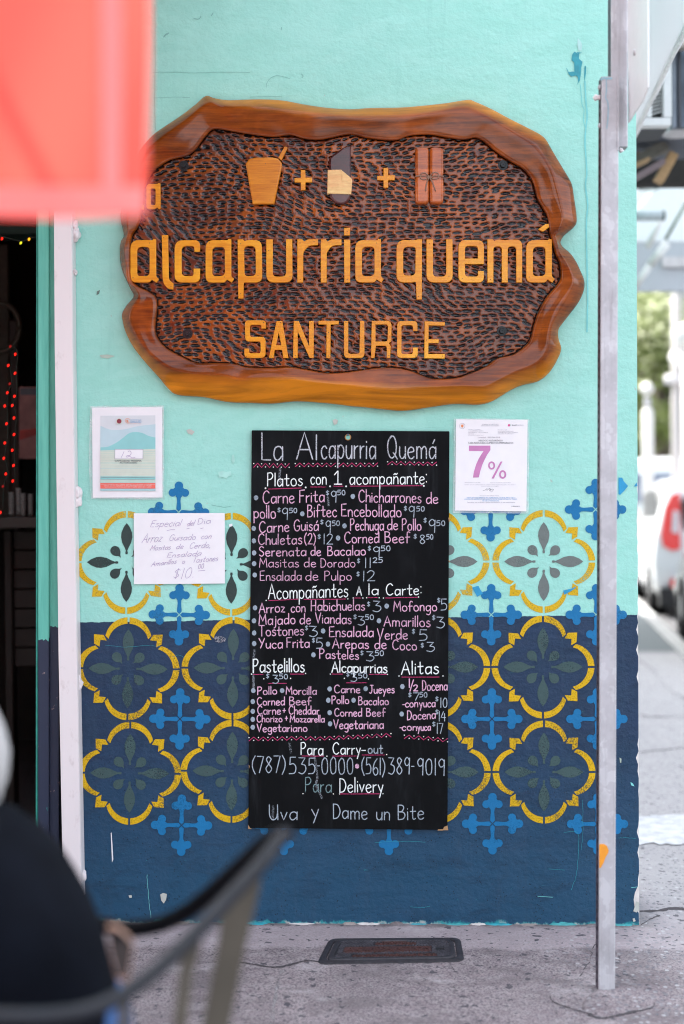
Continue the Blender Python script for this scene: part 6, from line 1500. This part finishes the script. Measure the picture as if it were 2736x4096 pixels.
# ------------------------------------------------------------------ the side street
white = simple('white_vehicle_paint', (0.62, 0.63, 0.64), .25, coat=.6, var=.02); glassd = simple('dark_window_glass', (0.05, 0.045, 0.045), .08, var=.2, vs=2)
tyre = simple('tyre_rubber', (0.012, 0.012, 0.013), .85); blk = simple('black_plastic', (0.010, 0.010, 0.011), .5); redl = simple('red_lamp_lens', (0.72, 0.035, 0.03), .2, coat=.8); clr = simple('clear_lamp_lens', (0.55, 0.55, 0.58), .15, coat=.8)
def car(name, loc, ang, prof, width, paint, label, dark=False, rear_up=True):
    """prof: stations from rear to front (y, z_bottom, z_belt, z_roof); built in local space then placed"""
    e = empty(name, loc, label, 'car'); e.rotation_euler.z = ang
    hw = width / 2; vs, fs = [], []; ring = 11
    for (y, zb, zl, zr) in prof:
        rf = max(zr - zl, .001); tw = .13 if rf > .2 else .02
        half = [(hw * .90, zb), (hw * .985, zb + .10), (hw, zb + (zl - zb) * .45), (hw * .985, zl - .03), (hw * .965, zl), (hw - tw * .55 - .03, zl + rf * .5), (hw - tw - .04, zl + rf * .86), (hw - tw - .12, zl + rf * .97), (hw * .55, zr), (hw * .25, zr + .012 * (rf > .2)), (0, zr + .015 * (rf > .2))]
        vs += [(-x, y, z) for x, z in half] + [(x, y, z) for x, z in half[::-1][1:]]
    n = ring * 2 - 1
    for i in range(len(prof) - 1):
        for k in range(n - 1): a = i * n + k; fs.append((a, a + 1, a + n + 1, a + n))
        fs.append((i * n + n - 1, i * n, (i + 1) * n, (i + 1) * n + n - 1))
    fs.append(tuple(range(n - 1, -1, -1))); fs.append(tuple(range((len(prof) - 1) * n, len(prof) * n)))
    me = bpy.data.meshes.new('body'); me.from_pydata(vs, [], fs); me.update(); o = link('body', me, paint, e, True)
    m = o.modifiers.new('b', 'BEVEL'); m.width = .03; m.segments = 2; m.limit_method = 'ANGLE'; m.angle_limit = R(40)
    def lp(nm, poly, x, m, th=.012):
        vs = [(x, y, z) for y, z in poly] + [(x + (th if x > 0 else -th), y, z) for y, z in poly]; k = len(poly)
        mesh(nm, vs, [tuple(range(k)), tuple(range(2 * k - 1, k - 1, -1))] + [(i, i + k, (i + 1) % k + k, (i + 1) % k) for i in range(k)], m, e)
    return e, hw, lp
def wheel(e, x, y, r=.33):
    for nm, prof, m in (('wheel', [(-.11, r * .62), (-.11, r * .93), (-.08, r), (.08, r), (.11, r * .93), (.11, r * .62)], tyre), ('rim', [(-.095, .02), (-.10, r * .3), (-.085, r * .62), (.085, r * .62), (.10, r * .3), (.095, .02)], simple('alloy_rim', (0.35, 0.35, 0.36), .3, .8))):
        vs, fs = [], []
        for (dx, rr) in prof:
            for k in range(24): a = k * math.pi / 12; vs.append((x + dx, y + rr * math.cos(a), .33 - .0 + rr * math.sin(a)))
        for j in range(len(prof) - 1):
            for k in range(24): fs.append((j * 24 + k, j * 24 + (k + 1) % 24, (j + 1) * 24 + (k + 1) % 24, (j + 1) * 24 + k))
        mesh(nm, vs, fs, m, e, True)
ANG = -.128
def white_hatch():
    z = 16.7; X = kx(z - 4.37) + .30; hwid = .90
    loc = Vector((X - .20 + hwid * math.cos(ANG), z - 4.37, -.19))
    prof = [(-.02, .42, .88, .96), (.02, .32, 1.02, 1.46), (.10, .26, 1.06, 1.60), (.30, .22, 1.06, 1.645), (1.0, .2, 1.03, 1.67), (2.0, .2, 1.0, 1.66), (2.6, .2, .99, 1.58), (3.1, .2, .98, 1.16), (3.3, .2, .98, 1.02), (3.9, .22, .90, .94), (4.1, .34, .70, .74)]
    e, hw, lp = car('white_hatchback', loc, ANG, prof, 1.80, white, 'boxy white hatchback parked along the kerb with tall red tail lamps')
    # rear glass, tall lamps, bumper insert, reflector, plate recess
    def rear(nm, poly, y, m, th=.03):
        k = len(poly); vs = [(x, y, zz) for x, zz in poly] + [(x, y + th, zz) for x, zz in poly]
        mesh(nm, vs, [tuple(range(k)), tuple(range(2 * k - 1, k - 1, -1))] + [(i, i + k, (i + 1) % k + k, (i + 1) % k) for i in range(k)], m, e)
    rear('rear_glass', [(-.56, 1.04), (.56, 1.04), (.60, 1.36), (.52, 1.46), (-.52, 1.46), (-.60, 1.36)], -.03, glassd, .08)
    for s in (-1, 1):
        rear('tail_lamp', [(s * .82, .98), (s * .80, .86), (s * .70, .80), (s * .60, .82), (s * .60, 1.05), (s * .60, 1.48), (s * .70, 1.46), (s * .78, 1.30)], -.055, redl, .12)
        rear('lamp_insert', [(s * .70, 1.02), (s * .62, 1.00), (s * .62, 1.26), (s * .68, 1.28)], -.068, clr, .02)
        rear('reflector', [(s * (.66 + .065 * math.cos(a)), .42 + .065 * math.sin(a)) for a in [k * math.pi / 6 for k in range(12)]], -.075, redl, .04)
        rear('reversing_lamp', [(s * (.66 + .06 * math.cos(a)), .53 + .05 * math.sin(a)) for a in [k * math.pi / 6 for k in range(12)]], -.073, clr, .04)
    rear('bumper_insert', [(-.84, .14), (.84, .14), (.84, .36), (-.84, .36)], -.06, blk, .2)
    rear('handle_recess', [(-.30, .88), (.30, .88), (.34, 1.0), (-.34, 1.0)], -.05, blk, .03)
    lp('side_glass', [(.32, 1.10), (1.35, 1.07), (1.35, 1.50), (.50, 1.52)], -hw + .075, glassd); lp('side_glass', [(1.43, 1.07), (2.5, 1.05), (2.2, 1.46), (1.43, 1.50)], -hw + .075, glassd)
    for x in (-hw + .10, hw - .10):
        for y in (.72, 3.3): wheel(e, x, y)
    bm_v, bm_f = box(-.80, .80, .1, 3.9, .14, .40); mesh('underbody', bm_v, bm_f, blk, e)
white_hatch()
def dark_car():
    z = 15.0; X = kx(z - 4.37 - 4.35) + .10; hwid = .9
    loc = Vector((X + hwid + .03, z - 4.37 - 4.35, -.19))
    prof = [(0, .5, .80, .86), (.06, .3, .88, .96), (.5, .22, .92, 1.02), (1.0, .2, .93, 1.30), (1.6, .2, .93, 1.43), (2.4, .2, .92, 1.42), (3.0, .2, .90, 1.12), (3.3, .2, .88, .96), (4.0, .22, .80, .84), (4.28, .26, .68, .72), (4.36, .36, .55, .58)]
    e, hw, lp = car('grey_saloon', loc, ANG, prof, 1.8, simple('dark_grey_paint', (0.10, 0.10, 0.105), .2, .3, coat=.8), 'dark grey car parked behind the white hatchback at the edge of view')
    for x in (-hw + .09, hw - .09):
        for y in (.8, 3.55): wheel(e, x, y)
    lp('side_glass', [(.9, .98), (2.9, .96), (2.3, 1.32), (1.2, 1.32)], -hw + .08, glassd)
    v, f = box(-.8, .8, .2, 4.2, .14, .4); mesh('underbody', v, f, blk, e)
dark_car()
def van():
    z = 24.5; loc = Vector((kx(z - 4.37) + 1.15, z - 4.37, -.19))
    prof = [(0, .4, 1.15, 1.9), (.06, .3, 1.2, 2.02), (.4, .25, 1.2, 2.08), (3.4, .25, 1.2, 2.08), (4.0, .25, 1.15, 1.6), (4.8, .3, .95, 1.05), (4.95, .4, .7, .75)]
    e, hw, lp = car('white_van', loc, ANG, prof, 1.9, white, 'white van with a bluish rear window parked beyond the hatchback')
    v, f = box(-.74, .60, -.03, .02, 1.30, 1.80); mesh('rear_window', v, f, simple('bluish_glass', (0.16, 0.19, 0.26), .1), e)
    for x in (-.82, .82):
        for y in (.9, 3.9): wheel(e, x, y)
van()
# lamp bollard, utility pole, low wall
wp = simple('white_street_paint', (0.60, 0.57, 0.55), .5, var=.04); conc = simple('pale_pole_concrete', (0.36, 0.33, 0.325), .8, var=.12)
def bollard():
    z = 22.0; b = WZ(2592, 1820, z); t = WZ(2592, 1632, z); e = empty('white_bollard', (b.x, b.y, -.19), 'round topped white street bollard with a small lamp above, beyond the parked cars', 'bollard')
    r = .085; tube('shaft', [(b.x, b.y, -.19), (b.x, b.y, t.z - .05), (b.x, b.y, t.z - .015), (b.x, b.y, t.z)], [r, r, r * .75, .01], wp, e, 16)
    tube('lamp_stem', [(b.x, b.y + .02, t.z - .01), (b.x, b.y + .02, WZ(2592, 1590, z).z)], .045, simple('grey_stem', (0.4, 0.38, 0.4), .5), e, 12)
    bm = bmesh.new(); bmesh.ops.create_icosphere(bm, subdivisions=3, radius=.10); c = WZ(2588, 1556, z)
    for v in bm.verts: v.co += c
    me = bpy.data.meshes.new('globe'); bm.to_mesh(me); bm.free(); own(link('globe', me, wp, None, True), e)
bollard()
def pole(px, px2, ytop, ybase, z, name, label, m, taper=.85):
    b = WZ((px + px2) / 2, ybase, z); t = WZ((px + px2) / 2 + 2, ytop, z); r = (px2 - px) / 2 / FPX * z
    e = empty(name, (b.x, b.y, -.19), label, 'utility pole'); tube('shaft', [(b.x, b.y, -.19), tuple(t)], [r, r * taper], m, e, 14); return e, t
e, t = pole(2682, 2722, 1180, 1870, 20, 'utility_pole', 'pale concrete utility pole standing behind the parked white hatchback', conc)
tube('bracket', [WZ(2690, 1420, 19.8), WZ(2760, 1470, 19.6)], .08, wp, e); tube('collar', [WZ(2703, 1500, 19.95), WZ(2703, 1535, 19.95)], .16, simple('grey_collar', (.5, .47, .48), .5), e)
def globe():
    c = WZ(2742, 1345, 18.5); e = empty('street_lamp_globe', c, 'white globe street lamp cut by the edge of view', 'street lamp')
    bm = bmesh.new(); bmesh.ops.create_icosphere(bm, subdivisions=3, radius=.17)
    for v in bm.verts: v.co += c
    me = bpy.data.meshes.new('globe'); bm.to_mesh(me); bm.free(); own(link('globe', me, wp, None, True), e)
    tube('stem', [(c.x, c.y, -.19), (c.x, c.y, c.z - .15)], .05, wp, e)
globe()
lw = bbox_obj('low_white_wall', (3, 12, 26.4, 26.7, -.19, WZ(2600, 1808, 30.9).z), wp); tag(lw, 'low white boundary wall across the end of the side street', 'wall')
fb = WZ(2600, 1165, 34).z
fw = empty('far_building', (8, 31, -.19), 'overexposed pale building with narrow windows beyond the trees', 'building')
bbox_obj('wall', (2, 22, 31, 38, -.19, 14), simple('cream_render', (0.60, 0.58, 0.56), .8, var=.03), fw)
for px in (2556, 2638, 2722):
    a, b_ = WZ(px - 5, 1260, 35.3), WZ(px + 5, 1150, 35.3); bbox_obj('window', (a.x, b_.x, 30.9, 31.05, a.z, b_.z), simple('far_glass', (0.12, 0.17, 0.15), .2), fw)
for px, y0, y1 in ((2557, 752, 782), (2557, 792, 816)):
    a, b_ = WZ(px - 26, y1, 35.3), WZ(px + 16, y0, 35.3); bbox_obj('window', (a.x, b_.x, 30.9, 31.05, a.z, b_.z), glassd, fw)
# trees
leafm = [simple('sunlit_leaf', (0.135, 0.170, 0.030), .55, var=.35, vs=1.4), simple('deep_leaf', (0.045, 0.085, 0.030), .6, var=.35, vs=1.5)]
bark = simple('tree_bark', (0.16, 0.12, 0.10), .9, var=.3)
def tree(x, y, zc, rx, rz, seed, n, m, label, name='street_tree'):
    rnd = random.Random(seed); e = empty(name, (x, y, -.19), label, 'tree')
    tube('trunk', [(x, y, -.19), (x + .15, y, 1.4), (x - .1, y + .1, zc)], [.16, .13, .06], bark, e, 8)
    for k in range(5):
        a = k * 1.3; tube('limb', [(x, y, 1.2 + k * .2), (x + math.cos(a) * rx * .45, y + math.sin(a) * rx * .45, zc), (x + math.cos(a) * rx * .75, y + math.sin(a) * rx * .75, zc + rz * .4)], [.08, .05, .015], bark, e, 6)
    clumps = [(Vector((rnd.gauss(0, .5) * rx, rnd.gauss(0, .5) * rx, rnd.uniform(-.9, .9) * rz)), rnd.uniform(.3, .6)) for _ in range(34)]
    vs, fs = [], []
    for i in range(n):
        c, r = rnd.choice(clumps); p = Vector((x, y, zc)) + c + Vector((rnd.gauss(0, r * .5), rnd.gauss(0, r * .5), rnd.gauss(0, r * .45)))
        a = Vector((rnd.gauss(0, 1), rnd.gauss(0, 1), rnd.gauss(0, .6))).normalized() * rnd.uniform(.05, .10); b = a.orthogonal().normalized() * a.length * .45
        k = len(vs); vs += [p - a, p + b, p + a, p - b]; fs.append((k, k + 1, k + 2, k + 3))
    part('crown', vs, fs, m, e)
c1 = WZ(2640, 1450, 28)
tree(c1.x, c1.y, c1.z, 1.7, 1.5, 3, 9000, leafm[0], 'sunlit yellow green tree behind the white bollard')
c2 = WZ(2820, 1560, 30); tree(c2.x, c2.y, c2.z, 1.9, 1.3, 5, 8000, leafm[0], 'rounded green tree to the right of the utility pole')
c3 = WZ(2640, 1700, 30); tree(c3.x, c3.y, c3.z - .1, 2.6, 1.0, 8, 12000, leafm[1], 'low dark green bush mass beneath the sunlit tree', 'dark_bush')

# white awning sheet hung off the side wall, with the louvred unit below it
aw = empty('side_awning', (1.15, 1.0, 2.87), 'white awning valance hung along the side of the aqua building', 'awning')
am = cloth_mat('white_awning_sheet', (0.84, 0.84, 0.84), (0.92, 0.92, 0.92), .62)
def awn():
    za = WZ(2545, 514, 5.9); zb_ = WZ(2736, 100, 4.62)
    x0, y0, x1, y1 = za.x, za.y, zb_.x, zb_.y; d = Vector((x1 - x0, y1 - y0, 0)); a = Vector((x0, y0, 0)) - d * .35; b = Vector((x1, y1, 0)) + d * .10
    n = 18; vs, fs = [], []; zbot = (za.z + zb_.z) / 2
    for i in range(n + 1):
        p = a + (b - a) * i / n; zl = zbot + .006 * math.sin(i * 1.1) + (za.z - zb_.z) * (0)
        for off in (0, .02): vs += [(p.x + off, p.y, zl), (p.x + off, p.y, zbot + .95)]
    for i in range(n):
        k = i * 4; fs += [(k, k + 4, k + 5, k + 1), (k + 2, k + 3, k + 7, k + 6), (k, k + 2, k + 6, k + 4), (k + 1, k + 5, k + 7, k + 3)]
    part('valance', vs, fs, am, aw)
    p, q_ = a, b; vs = [(p.x, p.y, zbot + .95), (q_.x, q_.y, zbot + .95), (.93, q_.y, zbot + 1.25), (.93, p.y, zbot + 1.25)]; vs += [(x, y, z + .02) for x, y, z in vs]
    part('canopy', vs, [(0, 1, 2, 3), (7, 6, 5, 4), (0, 4, 5, 1), (1, 5, 6, 2), (2, 6, 7, 3), (3, 7, 4, 0)], am, aw)
    tube('bottom_bar', [Vector((a.x + .01, a.y, zbot)), Vector((b.x + .01, b.y, zbot))], .008, simple('awning_bar', (.85, .86, .85), .6), aw, 8)
awn()
def pxbox(name, x0, y0, x1, y1, z, depth, m, parent, bev=0.0):
    """box whose front face covers photo rectangle at distance z"""
    a = WZ(x0, y1, z); b = WZ(x1, y0, z); return bbox_obj(name, (a.x, b.x, a.y, a.y + depth, a.z, b.z), m, parent, bev)
acw = simple('white_unit_casing', (0.66, 0.68, 0.67), .5, var=.04); dk = simple('louvre_dark', (0.035, 0.04, 0.045), .6)
ac = empty('louvred_unit', WZ(2615, 500, 6.3), 'white louvred air unit fixed to the side wall above a dark ledge', 'air unit')
pxbox('back_panel', 2440, 120, 2684, 502, 6.36, .30, dk, ac)
pxbox('frame', 2440, 470, 2686, 504, 6.30, .06, acw, ac, .004); pxbox('frame', 2655, 110, 2686, 469, 6.30, .06, acw, ac, .004); pxbox('frame', 2588, 110, 2606, 469, 6.305, .05, acw, ac, .004)
for i in range(26):
    y = 110 + i * 14.5
    for x0, x1, dy in ((2606, 2655, 15), (2528, 2588, 18)):
        a = WZ(x0, y + dy, 6.33); b = WZ(x1, y, 6.33); th = Vector((0, 0, .004)); dp = Vector((0, .03, .0))
        vs = [a, b, b + th, a + th, a + dp, b + dp, b + dp + th, a + dp + th]
        if y < 455: part('louvre', vs, [(0, 1, 2, 3), (7, 6, 5, 4), (0, 4, 5, 1), (3, 2, 6, 7)], acw, ac)
dkb = empty('dark_side_panel', WZ(2730, 500, 6.6), 'dark blue grey metal panel with streaks beside the louvred unit', 'panel')
pxbox('sheet', 2688, 190, 2900, 508, 6.6, .05, simple('blue_grey_metal', (0.085, 0.115, 0.15), .5, .3, var=.5, vs=6), dkb); pxbox('pipe', 2684, 140, 2900, 188, 6.45, .08, simple('beige_pipe', (0.55, 0.52, 0.46), .6, var=.25, vs=12), dkb, .02)
pxbox('strip', 2690, 190, 2704, 508, 6.55, .04, simple('grey_strip', (0.22, 0.26, 0.31), .5), dkb); pxbox('pipe', 2715, 190, 2724, 508, 6.54, .03, simple('dark_conduit', (0.05, 0.055, 0.07), .5), dkb)
lg = empty('cluttered_ledge', WZ(2640, 550, 7.2), 'dark ledge with rusty beams and bags under the louvred unit', 'ledge')
pxbox('ledge', 2440, 506, 2900, 548, 7.2, .5, simple('slate_ledge', (0.085, 0.10, 0.13), .6), lg)
br = simple('rusty_timber', (0.26, 0.13, 0.055), .8, var=.5, vs=9); gry = simple('weathered_beam', (0.16, 0.15, 0.13), .8, var=.4, vs=8); pale = simple('pale_bag', (0.62, 0.61, 0.62), .6, var=.1)
def beam(P0, P1, w, z, m, th=.08):
    a, b = Vector(WZ(*P0, z)), Vector(WZ(*P1, z)); d = (b - a).normalized(); nrm = Vector((-d.z, 0, d.x)) * (w / FPX * z / 2); k = Vector((0, th, 0))
    vs = [a - nrm, b - nrm, b + nrm, a + nrm]; vs += [v + k for v in vs]
    part('beam', vs, [(0, 1, 2, 3), (7, 6, 5, 4), (0, 4, 5, 1), (1, 5, 6, 2), (2, 6, 7, 3), (3, 7, 4, 0)], m, lg)
beam((2440, 700), (2670, 575), 42, 7.3, gry); beam((2440, 770), (2660, 640), 20, 7.1, simple('mauve_beam', (0.20, 0.15, 0.16), .7)); beam((2500, 610), (2640, 590), 36, 7.6, br); beam((2640, 720), (2700, 610), 36, 7.4, simple('ochre_timber', (0.50, 0.33, 0.17), .8, var=.35, vs=9))
beam((2440, 640), (2600, 606), 14, 7.4, br); beam((2520, 668), (2600, 632), 12, 7.2, simple('tan_timber', (0.45, 0.30, 0.16), .8)); beam((2660, 600), (2760, 560), 20, 7.5, gry)
pxbox('dark_backing', 2440, 548, 2900, 740, 8.0, .1, simple('near_black_brown', (0.018, 0.015, 0.013), .9, var=.5, vs=7), lg)  # near black sheet behind the beams
def blob(parent, x, y, z, rx, rz, m, nm='bag'):
    bm = bmesh.new(); bmesh.ops.create_icosphere(bm, subdivisions=3, radius=1); c = WZ(x, y, z)
    for v in bm.verts:
        f = 1 + noise.noise(v.co * 1.7 + Vector((x, 0, 0))) * .3; v.co = Vector((v.co.x * rx * f, v.co.y * .1 * f, v.co.z * rz * f)) + c
    me = bpy.data.meshes.new(nm); bm.to_mesh(me); bm.free(); own(link(nm, me, m, None, True), parent)
blob(lg, 2712, 526, 7.1, .075, .030, pale); blob(lg, 2580, 541, 7.1, .045, .014, pale)
# second white awning further along, with a folding arm and grey valance
a2 = empty('far_awning', WZ(2640, 1060, 9.5), 'broad white awning with a grey valance and folding arms further down the side street', 'awning')
wh = simple('bright_awning_sheet', (0.84, 0.84, 0.84), .6, var=.02); gv = simple('grey_valance', (0.46, 0.48, 0.51), .7, var=.05, vs=3)
def awn2():
    P = [(2440, 880), (2545, 845), (2590, 800), (2630, 735), (2680, 700), (2736, 662), (2900, 610), (2900, 966), (2440, 966)]
    a = [WZ(x, y, 9.6) for x, y in P]; b = [p + Vector((0, .5, 0)) for p in a]; n = len(P)
    part('sheet', a + b, [tuple(range(n)), tuple(range(2 * n - 1, n - 1, -1))] + [(i, i + n, (i + 1) % n + n, (i + 1) % n) for i in range(n)], wh, a2)
    pxbox('valance', 2440, 967, 2900, 1166, 9.45, .04, gv, a2); pxbox('valance_band', 2650, 1024, 2900, 1068, 9.42, .02, simple('pale_band', (0.60, 0.57, 0.57), .7), a2)
    tube('strut', [WZ(2662, 958, 9.3), WZ(2745, 810, 9.3)], .011, simple('green_grey_strut', (0.16, 0.20, 0.15), .5), a2, 8)
    for P0, P1, r in (((2668, 975), (2600, 1060), .028), ((2600, 1060), (2540, 1150), .022), ((2590, 990), (2645, 880), .022)): tube('arm', [WZ(*P0, 9.2), WZ(*P1, 9.2)], r, simple('pale_arm', (0.66, 0.66, 0.63), .5), a2, 10)
    tube('roller', [WZ(2500, 862, 9.1), WZ(2648, 862, 9.1)], .035, simple('grey_roller', (0.40, 0.46, 0.47), .5), a2, 14); tube('roller_end', [WZ(2648, 862, 9.1), WZ(2658, 862, 9.1)], .034, simple('green_cap', (0.03, 0.06, 0.05), .5), a2, 14)
    tube('cable', [WZ(2540, 740, 9.0), WZ(2560, 758, 9.0), WZ(2610, 762, 9.0), WZ(2650, 745, 9.0), WZ(2690, 700, 9.0)], .006, simple('loose_cable', (.2, .22, .2), .6), a2, 6)
    pxbox('backing', 2440, 740, 2640, 966, 10.6, .1, simple('pale_backing', (0.70, 0.69, 0.69), .8), a2)
awn2()

# ------------------------------------------------------------------ added building behind the lens, darkens sign reflections and low sky
ob = empty('added_dark_building', (-8, -13, -.19), 'added unseen dark brown building across the street that darkens the sign reflections', 'building')
bbox_obj('wall', (-24, -.5, -15, -13, -.19, 8.5), simple('brown_render', (0.040, 0.032, 0.026), .9, var=.25, vs=1.5), ob)
for i in range(6):
    bbox_obj('window', (-22 + i * 3.8, -20.6 + i * 3.8, -13.02, -12.9, 3.4, 5.4), glassd, ob); bbox_obj('window', (-22 + i * 3.8, -20.6 + i * 3.8, -13.02, -12.9, .6, 2.4), glassd, ob)

# added awning above the top of the view, shades the left wall and sign
ea = empty('added_shade_awning', (-2.0, -.7, 3.15), 'added unseen dark green awning that shades the left of the wall', 'awning')
eg = simple('dark_green_canvas', (0.035, 0.06, 0.045), .85)
vs = [(-4.2, -.002, 3.62), (-.30, -.002, 3.62), (-.30, -1.45, 3.12), (-4.2, -1.45, 3.12)]; vs += [(x, y, z + .02) for x, y, z in vs]
part('canopy', vs, [(0, 1, 2, 3), (7, 6, 5, 4), (0, 4, 5, 1), (1, 5, 6, 2), (2, 6, 7, 3), (3, 7, 4, 0)], eg, ea)
bbox_obj('valance', (-4.2, -.30, -1.46, -1.45, 2.98, 3.13), eg, ea)
tube('support_arm', [(-.34, -.01, 3.05), (-.34, -1.44, 3.12)], .012, blk, ea, 8); tube('support_arm', [(-4.1, -.01, 3.05), (-4.1, -1.44, 3.12)], .012, blk, ea, 8)
